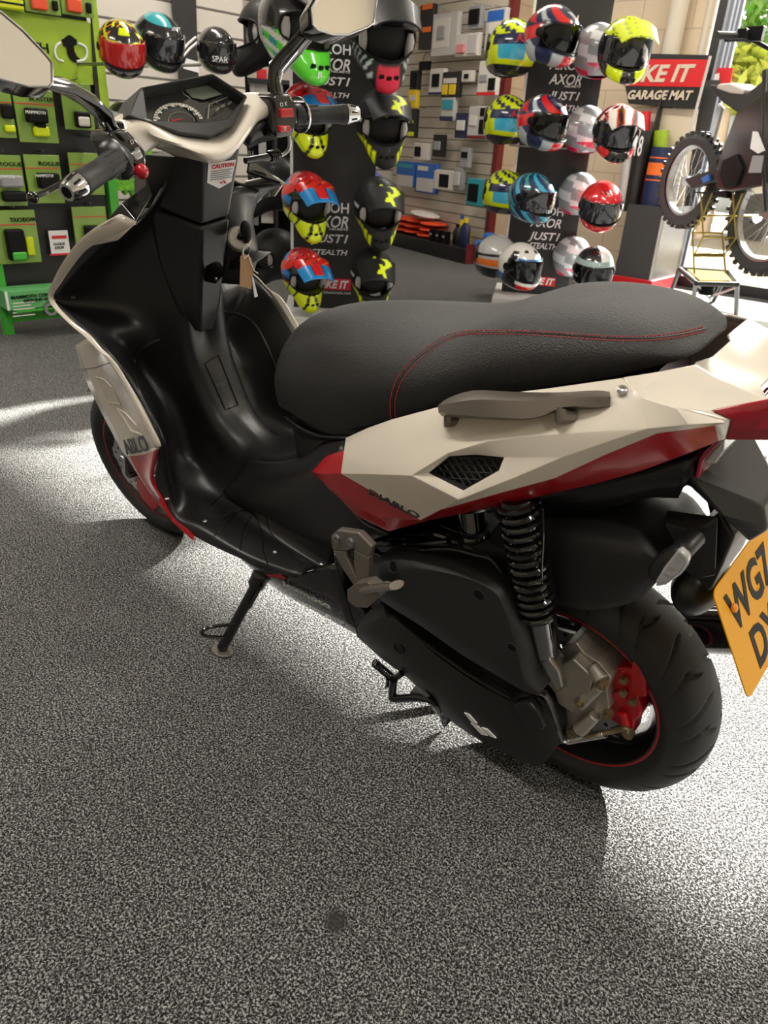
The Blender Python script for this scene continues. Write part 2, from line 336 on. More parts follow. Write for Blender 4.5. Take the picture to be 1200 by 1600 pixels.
# ceiling lights
for i, (x, y) in enumerate(((-2.2, 1.2), (.6, 1.2), (3.2, 1.2), (-2.2, -1.6), (.6, -1.8), (3.3, -1.8), (.6, -4.4), (3.3, -4.4))):
    r = empty('ceiling_light', (x, y, HC-.04), label='white fluorescent fitting with an opal tube cover under the ceiling', cat='ceiling light', group='fluorescent fittings under the ceiling')
    mb = MB(); mb.box((0, 0, .01), (1.5, .22, .06)); mb.build('fitting_body', 'whitew', r, bevel=.01)
    mb = MB(); mb.box((0, 0, -.03), (1.44, .16, .03)); mb.build('diffuser', mat('tube_glow', .8, .5, emis=(1, .93, .82), es=4), r, bevel=.01)
    lamp('tube_light', 'AREA', (x, y, HC-.12), 38, (1, .94, .86), shape='RECTANGLE', size=1.4, size_y=.15)

# ---- outside
def foliage(name, c, r, n, m, label, group=None, seed=1):
    rnd = random.Random(seed); mb = MB(); c = Vector(c)
    for i in range(n):
        d = Vector((rnd.gauss(0, 1), rnd.gauss(0, 1), rnd.gauss(0, 1))).normalized()*rnd.random()**.4; p = c+Vector((d.x*r[0], d.y*r[1], d.z*r[2])); s = .07+.07*rnd.random()
        u = Vector((rnd.gauss(0, 1), rnd.gauss(0, 1), rnd.gauss(0, 1))).normalized(); v = u.orthogonal().normalized()
        mb.add([p-u*s, p+v*s*.5, p+u*s, p-v*s*.5], [(0, 1, 2, 3)])
    rt = empty(name, (c.x, c.y, 0), label=label, cat='tree', group=group)
    o = mb.build('foliage', m, rt); o.matrix_parent_inverse = Matrix.Translation((-c.x, -c.y, 0))
    t = MB(); t.tube([(c.x, c.y, -.1), (c.x+.1, c.y, c.z)], [.12, .07], 10); t.sphere((c.x+.1, c.y, c.z), .07, 8); o = t.build('trunk', 'cardb', rt, smooth=True); o.matrix_parent_inverse = Matrix.Translation((-c.x, -c.y, 0))
leaf = mat('sunlit_leaves', (.16, .30, .05), .55); leaf2 = mat('yellow_green_leaves', (.34, .40, .06), .5)
quad('ground_outside', [(-30, YW-.05, -.02), (20, YW-.05, -.02), (20, -40, -.02), (-30, -40, -.02)], mat('pale_concrete', (.55, .50, .42), .8))
mb = MB(); mb.box((-1.5, -6.75, .12), (8.6, .30, .28)); setp(mb.build('kerb_wall', mat('cream_render', (.66, .58, .40), .7)), label='low cream rendered kerb wall just outside the shop window', cat='wall')
a = W(1175, 60, y=-14); b = W(1170, 110, y=-11)
foliage('tree', (a[0], a[1], a[2]), (2.0, 1.5, 1.5), 2600, leaf, 'tall green tree far outside behind the shop window', seed=2)
foliage('tree', (b[0]+.1, b[1], b[2]-.1), (.75, .8, .42), 900, leaf2, 'yellow-green sunlit bush outside above the dirt bike seat', seed=5)
# parked van, red sign outside
v = empty('parked_van', label='pale parked van outside beyond the glass, behind the dirt bike', cat='van')
p = W(1195, 140, y=-12.5); mb = MB(); mb.box((p[0]-1.9, -12.5, 1.05), (4.4, 1.7, 1.5)); mb.build('body', mat('van_grey', (.45, .50, .56), .3, coat=.5), v, bevel=.25, seg=5)
mb = MB(); mb.box((p[0]-1.8, -11.63, 1.45), (2.4, .04, .5)); mb.build('side_window', 'glassd', v, bevel=.02)
for dx in (-3.2, -.6): mb = MB(); mb.lathe([(-.1, .1), (-.1, .33), (.1, .33), (.1, .1)], (p[0]+dx, -11.7, .31), (0, 1, 0), 24, close=True); mb.build('wheel', 'rubber', v, smooth=True)
for (a_, b_, c_, nm, lb) in ((1120, 106, 1147, 'window_sign', 'red poster with a white mark hung on the inside of the shop window'),):
    y0 = YW+.06; q = [W(1121, 106, y=y0), W(1146, 106, y=y0), W(1140, 136, y=y0), W(1115, 134, y=y0)]; r = empty(nm, label=lb, cat='sign'); mb = MB(); mb.prism(q, (0, .003, 0)); mb.build('poster', 'redbright', r); 
    y0 += .006; mb = MB(); mb.prism([W(a, b, y=y0) for a, b in ((1117, 116), (1124, 114), (1124, 122), (1121, 132), (1114, 132))], (0, .002, 0)); mb.build('poster_mark', 'paper', r)

# ================================================================== BACKGROUND THINGS
class Pl:
    def __init__(s, p0, n): s.p = np.array(p0, float); s.n = np.array([n[0], n[1], 0.]); s.n /= np.linalg.norm(s.n); s.x = np.array([-s.n[1], s.n[0], 0])   # n points to the viewer
    def at(s, px, py, off=0): d = ray(px, py); t = (s.p+s.n*off-CAM)@s.n/(d@s.n); return Vector(CAM+d*t)
    def rect(s, x0, y0, x1, y1, off=0):                      # upright rectangle from its pixel corners (uses mid heights)
        a, b = s.at(x0, (y0+y1)/2, off), s.at(x1, (y0+y1)/2, off); zt = s.at((x0+x1)/2, y0, off).z; zb = s.at((x0+x1)/2, y1, off).z
        return [Vector((a.x, a.y, zb)), Vector((b.x, b.y, zb)), Vector((b.x, b.y, zt)), Vector((a.x, a.y, zt))]
    def text(s, t, x0, x1, yb, yt, m, par, off=.004, bold=0, shear=0, name='lettering', ref=None):
        a, b = s.at(x0, yb, off), s.at(x1, yb, off); a.z = b.z = (a.z+b.z)/2; zt = s.at((x0+x1)/2, yt, off).z; h = zt-a.z; X_ = (b-a).normalized()
        o = text(name, t, 1, (0, 0, 0), (1, 0, 0), (0, 1, 0), m, par, ext=.002, bold=bold, shear=shear)
        vs = [v.co.copy() for v in o.data.vertices]; mx = max(v.x for v in vs); mn = min(v.x for v in vs); my = max(v.y for v in vs)
        for v, c in zip(o.data.vertices, vs): v.co = a+X_*((c.x-mn)/(mx-mn)*(b-a).length)+Vector((0, 0, 1))*(c.y/my*h)+Vector(s.n)*(c.z*1.0)
        return o
def facing(px, D): d = ray(px, 250); d = d/math.hypot(d[0], d[1]); return Pl(CAM+d*D, (-d[0], -d[1]))
def az(px): d = ray(px, 250); return math.degrees(math.atan2(d[1], d[0]))

# ---- helmets
def helmet_mat(rough=.22):
    m = mat('helmet_lacquer', .5, rough, coat=.7 if rough < .4 else .04, spec=.5 if rough < .4 else .25); N, L, b = nodes(m); a = N.new('ShaderNodeAttribute'); a.attribute_name = 'Col'; L.new(a.outputs['Color'], b.inputs['Base Color']); return m
M['hel'] = helmet_mat(.2); M['helmatt'] = helmet_mat(.5)
K = (.012, .012, .014); WH = (.72, .70, .66); RD = (.60, .012, .015); NY = (.62, .75, 0.); BL = (.01, .16, .50); CY = (.05, .42, .62); NV = (.012, .02, .07); GY = (.22, .24, .26); OR = (.85, .2, .02); GR = (.10, .65, .03); LG = (.45, .50, .52); TL = (.03, .32, .36)
def sm(x): return sin(x)
def pk_redblue(a, e):
    if e > 42+6*sm(a*.09): return RD if sm(a*.13+e*.25)+sm(e*.5-a*.05) > -.9 else (K if sm(a*.3) > 0 else (OR if sm(a*.7+e) > -.2 else BL))
    if e < -16+abs(a)*.02: return NY if (abs(a) < 96 and sm(abs(a)*.22+e*.13) > -.85) else K
    if abs(a) > 60: return RD if sm(e*.1+abs(a)*.06) > .1 else (BL if sm(e*.2) > 0 else K)
    return K
def pk_blackyel(a, e):
    if 20 < e < 68 and -38 < a < 22 and sm(a*.15+e*.14)+.5*sm(e*.31-a*.1) > .55: return NY
    if e < -20 and 18 < abs(a) < 85 and abs(e+30-(abs(a)-50)*.25) < 9 and sm(abs(a)*.45) > -.75: return NY
    if 5 < e < 12 and 60 < abs(a) < 90: return LG
    return (.010, .011, .012)
def pk_greenmx(a, e):
    if e < -18 and abs(a) < 45: return GR if e > -44 else TL
    if e < -6 and abs(a) < 100: return WH if sm(a*.1+e*.3) > .2 else (GR if sm(a*.2) > 0 else TL)
    if abs(a-60) < 8: return GR
    return K
def pk_greymx(a, e):
    if e < -22 and abs(a) < 14: return (.55, .02, .05)
    if e < -12 and 20 < abs(a) < 80 and sm(abs(a)*.5+e*.5) > .3: return LG
    return (.014, .014, .015)
def pk_rednavy(a, e):
    s_ = sm(a*.06+e*.09)
    if e < -22: return (RD if abs(a) < 14 else (LG if sm(abs(a)*.07+.5) > 0 else NV))
    if e > 55 and abs(a) < 40: return NV
    if 20 < e and s_ > .55: return RD
    if abs(a) > 70 and abs(e+abs(a)*.35-38) < 13: return RD
    if s_ < -.8: return LG
    return NV
def pk_yelblue(a, e):
    if e > 25: return NY if sm(a*.12+e*.22)+.6*sm(a*.31-e*.15) > -.25 else NV
    if e > 5: return NV if sm(a*.05+1) > -.3 else NY
    if e > -22: return CY if sm(a*.045+.7) > -.3 else NY
    return NY if e > -32 else K
def pk_navyblue(a, e):
    s_ = sm(a*.07+e*.08)
    if e < -20: return CY if sm(a*.12+e*.2) > .4 else NV
    if s_ > .8: return CY
    if s_ < -.85: return TL
    return (.015, .05, .14) if s_ > -.2 else NV
def pk_whitestar(a, e):
    A = abs(a)
    if abs(A-62)*1.0 < 12+max(0, (20-e))*.25 and e < 52: return K
    if e < -14 and A > 70: return BL
    if 24 < e < 34 and A < 48: return BL
    if e < -26 and A < 50: return RD
    if 50 < e < 58 and 15 < A < 32: return K
    return WH
def pk_neon(a, e):
    if e > 30: return NY if sm(a*.18+e*.05)+.4*sm(e*.4) > -.75 else (.10, .12, .01)
    if e < -8: return NY if abs(abs(a)-42) < 30 and sm(abs(a)*.08) > -.3 else K
    return K
def pk_redwhite(a, e):
    if e > 30: return (WH if sm(a*.16) > .35 else (RD if sm(a*.16) > -.5 else K))
    if e < -12: return RD if 20 < abs(a) < 60 and sm(abs(a)*.12+e*.1) > -.2 else (WH if abs(a) > 60 else K)
    return LG if sm(e*.4) > .2 else K
def pk_red(a, e):
    if e < 2 and 30 < a < 75: return K if sm(e*.6+a*.3) > .2 else WH
    return RD if not (48 < e < 62 and -20 < a < 35 and sm(a*.3+e*.4) > 0.2) else K
def pk_jet(a, e):
    if 22 < e < 36: return (.30, .40, .40)
    if e >= 36: return K if a < 10 else WH
    return WH
def pk_grey(a, e): return GY if sm(e*.13+a*.03) > -.2 else ((.55, .57, .6) if e > -25 else (.5, .02, .08))
def pk_multi(a, e):
    if e > 62 or (e > 20 and abs(a) > 45): return NY if sm(a*.1+e*.2) > .6 else (OR if sm(a*.17-e*.2) > .75 else K)
    if 30 < e <= 62 and abs(a) < 18: return NY if e > 44 else K
    if 26 < e <= 32: return NY
    if e < -22: return (.18, .17, .18) if sm(a*.25)+sm(e*.5) > 0 else K
    return K
def pk_teal(a, e):
    if e > 50 and a < 10: return TL
    if abs(e-25+abs(a)*.2) < 5 and abs(a) > 50: return (.6, .03, .08)
    if a < -70 and e < 20: return TL
    return K
def pk_black(a, e): return (.012, .012, .013)
def pk_blackmatt(a, e): return (.011, .012, .012)
def pk_whiteorange(a, e):
    if -18 < e < 0 and abs(a) > 50: return OR
    if 6 < e < 13 and abs(a) > 70: return K
    if e < -22: return K
    return (.50, .50, .50)
def pk_bluewhite(a, e): return (.02, .08, .45) if e > 20 else (WH if e > 12 else (OR if e < -10 else NV))
def make_helmet(paint, label, kind='full', visor='dark', matt=False, peak=None, logo=None, scale=1.0):
    root = empty('helmet', label=label, cat='helmet'); na, ne = 112, 66; e0, e1 = (-64 if kind == 'mx' else -56), 90
    mx = kind == 'mx'
    def rad(a, e):
        ar, er = radians(a), radians(e); d = (cos(er)*cos(ar), cos(er)*sin(ar), sin(er)); r = 1/math.sqrt((d[0]/.142)**2+(d[1]/.122)**2+(d[2]/.134)**2)
        f = max(0, cos(ar))
        if kind in ('mx', 'adv'): r += (.092 if mx else .060)*math.exp(-((e+(40 if mx else 34))/(17 if mx else 15))**2)*f**(5 if mx else 3)
        elif kind == 'full': r += .028*math.exp(-((e+30)/20)**2)*f**2
        r += .010*math.exp(-((e-12)/18)**2)*math.exp(-((abs(a)-180)/50)**2)
        return r, d
    port = {'mx': (56, -19, 20), 'full': (66, -18, 27), 'adv': (64, -20, 26), 'jet': (72, -60, 20)}[kind]
    cen = (port[1]+port[2])/2; hh = (port[2]-port[1])/2
    def inport(a, e, g=0): return (abs(a)/(port[0]+g))**3+(abs(e-cen)/(hh+g))**3 < 1
    mb = MB(); cols = []
    for i in range(ne+1):
        e = e0+(e1-e0)*i/ne
        for j in range(na): a = -180+360*j/na; r, d = rad(a, e); mb.v.append((d[0]*r, d[1]*r, d[2]*r)); cols.append(paint(a, e))
    for i in range(ne):
        for j in range(na):
            a = -180+360*(j+.5)/na; e = e0+(e1-e0)*(i+.5)/ne
            if inport(a, e): continue
            mb.f.append((i*na+j, i*na+(j+1) % na, (i+1)*na+(j+1) % na, (i+1)*na+j)); mb.m.append(0)
    n0 = len(mb.v); me_keep = mb
    o = None; me = bpy.data.meshes.new('shell'); me.from_pydata(mb.v, [], mb.f); me.materials.append(M['helmatt' if matt else 'hel'])
    ca = me.color_attributes.new('Col', 'FLOAT_COLOR', 'POINT'); ca.data.foreach_set('color', [c for q in cols for c in (*q, 1)])
    me.polygons.foreach_set('use_smooth', [True]*len(me.polygons)); o = bpy.data.objects.new('shell', me); COL.objects.link(o); o.parent = root
    q = o.modifiers.new('s', 'SOLIDIFY'); q.thickness = .006; q.offset = -1
    # port seal
    mb = MB(); rim_ = []
    for k in range(48):
        t = 2*pi*k/48; a = port[0]*math.copysign(abs(cos(t))**(2/3), cos(t)); e = cen+hh*math.copysign(abs(sin(t))**(2/3), sin(t)); r, d = rad(a, e); rim_.append(Vector(d)*(r+.001))
    if kind != 'jet': mb.tube(rim_, .0045, 6, close=True); mb.build('port_seal', 'ink', root, smooth=True)
    # lining
    mb = MB(); mb.sphere((-.01, 0, .0), (.112, .098, .108), 24)
    mb.build('lining', mat('lining_fabric', .018, .9), root, smooth=True)
    if mx or kind == 'jet':
        for s_ in (-1, 1):
            mb = MB(); P = [];
            for e in (-24, -12, 0, 12): r, d = rad(s_*48, e); P.append(Vector(d)*(r-.012))
            mb.tube(P, [.010, .016, .016, .010], 10); mb.build('cheek_pad', mat('grey_pad', (.35, .33, .32), .8), root, smooth=True)
    if not mx:
        vm = {'dark': 'glassd', 'red': mat('red_visor', (.45, .01, .01), .1, coat=1), 'clear': 'clearvisor'}[visor]; rows = []
        vp0, vp1 = (port[1]-2, port[2]+4) if kind != 'jet' else (-30, 24)
        for i in range(13):
            e = vp0+(vp1-vp0)*i/12; rows.append([])
            for j in range(29): 
                a = -74+148*j/28; r, d = rad(a, max(e, -16)); er = radians(e); ar = radians(a); w_ = max(rad(a, 12)[0]*.99, rad(a, e)[0]+.003) if kind != 'jet' else rad(a, 14)[0]+.006; w_ = rad(a, 10)[0]+.007 if abs(e) < 30 else r
                rr_ = math.hypot(w_*cos(radians(10)), w_*sin(radians(10))); h_ = rad(a, 5)[0]; rows[-1].append((h_*cos(ar)*cos(er*.55)+.004*cos(ar), h_*sin(ar)*cos(er*.55)+.004*sin(ar), h_*sin(er)))
        mb = MB(); mb.grid(rows); mb.build('visor', vm, root, smooth=True, solid=.002)
        for s_ in (-1, 1): mb = MB(); r, d = rad(s_*76, 6); mb.lathe([(-.004, .022), (.006, .020), (.008, .0001)], Vector(d)*r, d, 16); mb.build('visor_pivot', 'ink', root, smooth=True)
    if peak:
        rows = []
        for i in range(7):
            t = i/6; L_ = .03+.15*t; w_ = .104*(1-.18*t); rows.append([(.06+L_-.02*abs(u)**2, w_*u, .118-.035*t+.012*(1-abs(u)**2)-(.020*abs(u)**3)-.006*t) for u in [-1+2*j/10 for j in range(11)]])
        rows = net(rows, 4, 4); mb = MB(); mb.grid(rows); po = mb.build('peak', 'helmatt' if matt else 'hel', root, smooth=True, solid=.006); nr, nc = len(rows), len(rows[0]); ca = po.data.color_attributes.new('Col', 'FLOAT_COLOR', 'POINT'); ca.data.foreach_set('color', [c for i in range(nr) for j in range(nc) for c in (*peak(i/(nr-1), -1+2*j/(nc-1)), 1)])
    if mx or kind == 'adv':
        mb = MB(); r, d = rad(0, -34); p = Vector(d)*(r+.001)
        for s_ in (-1, 0, 1): 
            r, d = rad(s_*9, -30); mb.box(Vector(d)*(r), (.006, .018, .022), Matrix.Rotation(radians(s_*9), 3, 'Z')@Matrix.Rotation(radians(30), 3, 'Y'))
        mb.build('chin_vent', 'ink', root, bevel=.002)
    if logo:
        s_, a, e, sz, col = logo; r, d = rad(a, e); d = Vector(d); xd = Vector((-sin(radians(a)), cos(radians(a)), 0)); text('logo', s_, sz, d*(r+.0035)-xd*sz*.32*len(s_), xd, Vector((0, 0, 1)), col, root, ext=.001, bold=.001)
    root.scale = (scale,)*3
    return root
def place(h, px, py, D, off=0, pitch=15, roll=0, s=1.0):
    h.location = WD(px, py, D); yaw = radians(az(px)+180+off)
    h.rotation_euler = (Matrix.Rotation(yaw, 3, 'Z')@Matrix.Rotation(radians(pitch), 3, 'Y')@Matrix.Rotation(radians(roll), 3, 'X')).to_euler(); h.scale = (s,)*3; return h
def copies(h0, spots, group, labels):
    for i, (sp_, lb) in enumerate(zip(spots, labels)):
        h = h0 if i == 0 else dup(h0); place(h, *sp_); h['label'] = lb; h['group'] = group; 
def PKB(t, u): return (RD if sin(u*9+t*20) > -.85 else (OR if u > .2 else K)) if t < .30+.10*abs(u) else (RD if abs(u) < .28-.1*(t-.5) and t < .85 else (K if abs(abs(u)-.3) < .03 and t < .88 else (.012, .20, .52)))
def PKY(t, u): return NY if (abs(u-.35-.25*sin(t*7)) < .16 and t < .75) or (abs(u-.1-t*.3) < .09 and .25 < t < .9) else (.010, .011, .012)
def PKK(t, u): return (.012, .012, .013)
def PKN(t, u): return NY if sin(u*14)+.4*sin(t*22) > -.7 else (.35, .42, .01)
def PKR(t, u): return WH if sin(u*8+t*3) > .1 else (RD if sin(u*8+t*3) > -.6 else K)
G1 = 'helmets on the left display stand'; G2 = 'helmets on the right display stand'
h = make_helmet(pk_redblue, 'x', 'mx', peak=PKB)
copies(h, [(478, 312, 4.7, 22, 18, 0, 1.17), (478, 178, 4.7, 22, 14, 0, 1.17), (474, 426, 4.7, 22, 18, 0, 1.12)], G1,
       ['red, blue and neon yellow motocross helmet, middle of the left column on the left stand', 'red, blue and neon yellow motocross helmet behind the scooter right handlebar grip', 'red, blue and yellow motocross helmet, lowest left on the left stand'])
h = make_helmet(pk_blackyel, 'x', 'mx', matt=True, peak=PKY)
copies(h, [(591, 322, 4.75, 10, 18, 0, 1.22), (597, 190, 4.7, 12, 16, 0, 1.25), (582, 428, 4.75, 8, 18, 0, 1.16)], G1,
       ['black motocross helmet with yellow flashes, third down right on the left stand', 'black motocross helmet with yellow chin lettering, beside the right grip end', 'black and yellow motocross helmet, lowest right on the left stand'])
m_ = [c for c in bpy.data.objects if c.name.startswith('helmet')]
h = make_helmet(pk_greymx, 'matt black and grey motocross helmet with a red chin badge, top of the left stand', 'mx', matt=True, peak=PKK, logo=('J1', 0, 58, .035, 'paper')); place(h, 597, 52, 4.6, 14, 18, 0, 1.45)
h = make_helmet(pk_greenmx, 'black motocross helmet with a bright green and white chin, top left of the left stand', 'mx', peak=PKK, logo=('J1', 0, -34, .02, 'paper')); place(h, 462, 40, 4.5, 32, 10, 0, 1.5)
h = make_helmet(pk_blackmatt, 'x', 'mx', matt=True, logo=('J1', -120, -5, .06, 'paper'))
copies(h, [(430, 398, 5.15, -60, 5, 0, 1.25), (430, 288, 5.1, -75, 5, 0, 1.2), (424, 52, 5.0, -80, 5, 0, 1.35)], G1,
       ['matt black helmet with a white badge at the back of the left stand, lowest', 'plain matt black helmet at the back of the left stand, above the key tag', 'plain matt black helmet at the back of the left stand, level with the right mirror'])
h = make_helmet(pk_bluewhite, 'x', 'full', peak=None)
copies(h, [(565, 300, 5.15, -70, 5, 0, 1.15), (567, 170, 5.15, -70, 5, 0, 1.15)], G1, ['blue, white and orange helmet half hidden behind the black and yellow one, lower', 'blue, white and orange helmet half hidden behind the right grip end'])
h = make_helmet(pk_grey, 'grey helmet behind the lowest black and yellow helmet of the left stand', 'full'); place(h, 562, 408, 5.15, -60, 5, 0, 1.15); h['group'] = G1
h = make_helmet(pk_rednavy, 'x', 'full', 'clear', logo=('A', 60, 40, .03, 'paper'))
copies(h, [(862, 58, 5.55, 48, 12, 0, 1.30), (847, 193, 5.55, 48, 12, 0, 1.26)], G2, ['navy, red and grey helmet with a clear visor, topmost front left on the right stand', 'navy, red and grey helmet with a clear visor, second down on the right stand'])
h = make_helmet(pk_navyblue, 'dark blue and cyan helmet with a tinted visor, third down on the right stand', 'full'); place(h, 830, 310, 5.55, 42, 12, 0, 1.22); h['group'] = G2
h = make_helmet(pk_whitestar, 'white helmet with blue flashes and a black band, lowest on the right stand', 'full', 'clear'); place(h, 812, 416, 5.5, 35, 10, 0, 1.2); h['group'] = G2
h = make_helmet(pk_yelblue, 'x', 'full', logo=('AXOR', 178, 8, .045, 'redink'))
copies(h, [(800, 78, 6.0, -150, 0, 0, 1.38), (792, 190, 6.0, -150, 0, 0, 1.28), (788, 302, 6.0, -150, 0, 0, 1.23)], G2, ['neon yellow and blue helmet facing away, topmost at the back of the right stand', 'neon yellow and blue helmet facing away, second down at the back of the right stand', 'neon yellow and blue helmet facing away, third down, beside the teal pack'])
h = make_helmet(pk_whiteorange, 'silver helmet with an orange band facing away, behind the white and blue helmet', 'full'); place(h, 775, 402, 5.95, -150, 0, 0, 1.25); h['group'] = G2
h = make_helmet(pk_neon, 'neon yellow adventure helmet with a peak, topmost right on the right stand', 'adv', peak=PKN); place(h, 975, 78, 5.45, 18, 14, 0, 1.28); h['group'] = G2
h = make_helmet(pk_redwhite, 'white, red and black adventure helmet with a peak under the neon yellow one', 'adv', peak=PKR); place(h, 962, 206, 5.45, 16, 14, 0, 1.18); h['group'] = G2
h = make_helmet(pk_red, 'glossy red helmet with a dark visor, third down on the right of the right stand', 'full', logo=('X', 5, 45, .03, 'silver')); place(h, 938, 322, 5.45, 10, 20, 0, 1.15); h['group'] = G2
h = make_helmet(pk_jet, 'white and black open-face helmet with a grey-green band above the seat', 'jet', 'clear', logo=('X', 5, 52, .03, 'silver')); place(h, 927, 420, 5.45, 8, 12, 0, 1.12); h['group'] = G2
h = make_helmet(pk_grey, 'x', 'full')
copies(h, [(932, 82, 5.85, 165, 0, 0, 1.25), (914, 205, 5.9, 165, 0, 0, 1.2), (903, 305, 5.9, 165, 0, 0, 1.15), (893, 402, 5.95, 165, 0, 0, 1.15)], G2,
       ['grey helmet facing away behind the neon yellow one', 'grey helmet facing away behind the white and red one', 'grey helmet facing away behind the glossy red one', 'grey helmet facing away behind the open-face one'])
h = make_helmet(pk_multi, 'black and neon yellow helmet with a red mirrored visor on the slatted wall', 'full', 'red'); place(h, 190, 76, 4.35, 8, 24, 0, .90)
h = make_helmet(pk_teal, 'black helmet with teal panels and red lines beside the red-visored one', 'full', logo=('AIROH', 20, 44, .02, 'paper')); place(h, 248, 66, 4.6, 28, 24, 0, .98)
h = make_helmet(pk_black, 'plain gloss black helmet with white visor lettering, right of the black banner', 'full', logo=('Arai', 0, 42, .022, 'silver')); place(h, 338, 80, 4.6, 14, 14, 0, .82)
text('visor_lettering', 'SPAR', .045, (.165, -.07, -.03), (0, 1, 0), (0, 0, 1), 'paper', h, ext=.001)
h = make_helmet(pk_jet, 'white and red helmet low on the slatted wall behind the left handlebar', 'full'); place(h, 199, 196, 4.3, 40, 10, 0, .80)

HELM = [o for o in bpy.data.objects if o.name.startswith('helmet') and o.parent is None]
for o in HELM:                                              # brackets of the helmets on the slatted wall
    if o.location.x > 3 and o.get('group') is None and o.location.y > -2.9 and 'left stand' not in o['label']:
        l_ = o.location; mb = MB(); mb.tube([(l_.x, l_.y, l_.z-.02), (l_.x+.15, l_.y, l_.z-.06), (XL-.01, l_.y, l_.z-.06)], .008, 8); mb.box((XL-.02, l_.y, l_.z-.06), (.02, .06, .08)); t_ = mb.build('helmet_bracket', 'steel', smooth=True)
        setp(t_, 'steel arm holding the %s' % {True: 'red-visored helmet'}.get('red mirrored' in o['label'], 'teal and black helmet' if 'teal' in o['label'] else ('plain gloss black helmet' if 'gloss' in o['label'] else 'low white helmet')), 'bracket')
def arms(r, pl, test):
    n = Vector(pl.n)
    for o in HELM:
        if not test(o): continue
        l_ = o.location; d = (l_-Vector(pl.p)).dot(n); q = l_-n*(d if d > 0 else d+.05); mb = MB(); z0 = l_.z+.02; mb.tube([(l_.x, l_.y, z0), (l_.x-n.x*d*.35, l_.y-n.y*d*.35, z0-.06), (q.x, q.y, z0-.07)], .007, 8); mb.build('arm', 'steel', r, smooth=True)
# ---- display stands
def stand(px, D, L_, R_, yb, yt, label, base, groups, white_edge=True):
    pl = facing(px, D); r = empty('display_stand', label=label, cat='display stand')
    q = pl.rect(L_, yb-12, R_, yb); zb = .05; a, b = q[0], q[1]
    P = [Vector((a.x, a.y, zb)), Vector((b.x, b.y, zb)), Vector((b.x, b.y, 2.15)), Vector((a.x, a.y, 2.15))]; n = Vector(pl.n)
    mb = MB(); mb.prism(P, -n*.05); mb.build('panel', 'blackp', r, bevel=.002)
    u = (b-a).normalized(); mb = MB(); mb.prism([a-u*.018, a, Vector((a.x, a.y, 2.15)), Vector((a.x-u.x*.018, a.y-u.y*.018, 2.15))], -n*.05); mb.v = [(x, y, max(z, zb)) for x, y, z in mb.v]; mb.build('panel_edge', 'whitew', r)
    c = (a+b)/2; mb = MB(); mb.box((c.x-n.x*.05, c.y-n.y*.05, .025), (.62, .70, .05), Matrix.Rotation(math.atan2(u.y, u.x), 3, 'Z')); mb.build('base', 'whitew', r, bevel=.004)
    return r, pl
r, pl = stand(517, 4.95, 459, 579, 467, 0, 'black helmet display stand with white brand names behind the scooter right grip', None, None)
for dy, gx in ((0, 0), (248, -3)):
    for t, x0, x1, yb, yt in (('AIROH', 487, 548, 84, 68), ('AXOR', 489, 547, 109, 91), ('HELMETS', 517, 547, 114, 110.5), ('JUST1', 489, 547, 133, 120), ('STEALTH', 490, 546, 152, 144)):
        pl.text(t, x0+gx, x1+gx, yb+dy-(dy/248*(2 if yb > 100 else 0)), yt+dy-(dy/248*(2 if yb > 100 else 0)), 'paper', r, bold=.014, shear=0 if t == 'AIROH' else .25, name='brand_lettering')
q = pl.rect(494, 435, 548, 453, .004); mb = MB(); mb.prism(q, Vector(pl.n)*.003); bs = mb.build('brand_plate', 'redbright', r); pl.text('BIKE IT', 497, 545, 450, 438, 'paper', bs, off=.009, bold=.035, shear=.25); pl.text('www.bikeittrade.com', 490, 548, 459, 454.5, 'paper', bs, off=.004)
arms(r, pl, lambda o: o.get('group') == G1 or 'left stand' in o['label'])
r, pl = stand(845, 6.0, 786, 890, 440, 0, 'black helmet display stand with white brand names above the middle of the seat', None, None)
mb = MB(); a_, b_ = pl.at(800, 231, .003), pl.at(922, 231, .003); 
for t, x0, x1, yb, yt in (('AIROH', 858, 912, 109, 95), ('AXOR', 857, 908, 132, 116), ('HELMETS', 882, 907, 137, 133), ('JUST1', 856, 905, 156, 143), ('STEALTH', 853, 903, 173, 164), ('AIROH', 829, 880, 336, 323), ('AXOR', 828, 876, 355, 341), ('JUST1', 825, 874, 375, 363), ('STEALTH', 826, 871, 389, 380)):
    pl.text(t, x0, x1, yb, yt, 'paper', r, bold=.014, shear=0 if t == 'AIROH' else .25, name='brand_lettering')
q = pl.rect(820, 432, 868, 446, .004); mb = MB(); mb.prism(q, Vector(pl.n)*.003); bs = mb.build('brand_plate', 'redbright', r); pl.text('BIKE IT', 823, 866, 444, 434, 'paper', bs, off=.009, bold=.035, shear=.25)
arms(r, pl, lambda o: o.get('group') == G2)
q = pl.rect(795, 229, 906, 231.5, .002); mb = MB(); mb.prism(q, Vector(pl.n)*.003); mb.build('panel_joint', 'greyp', r)

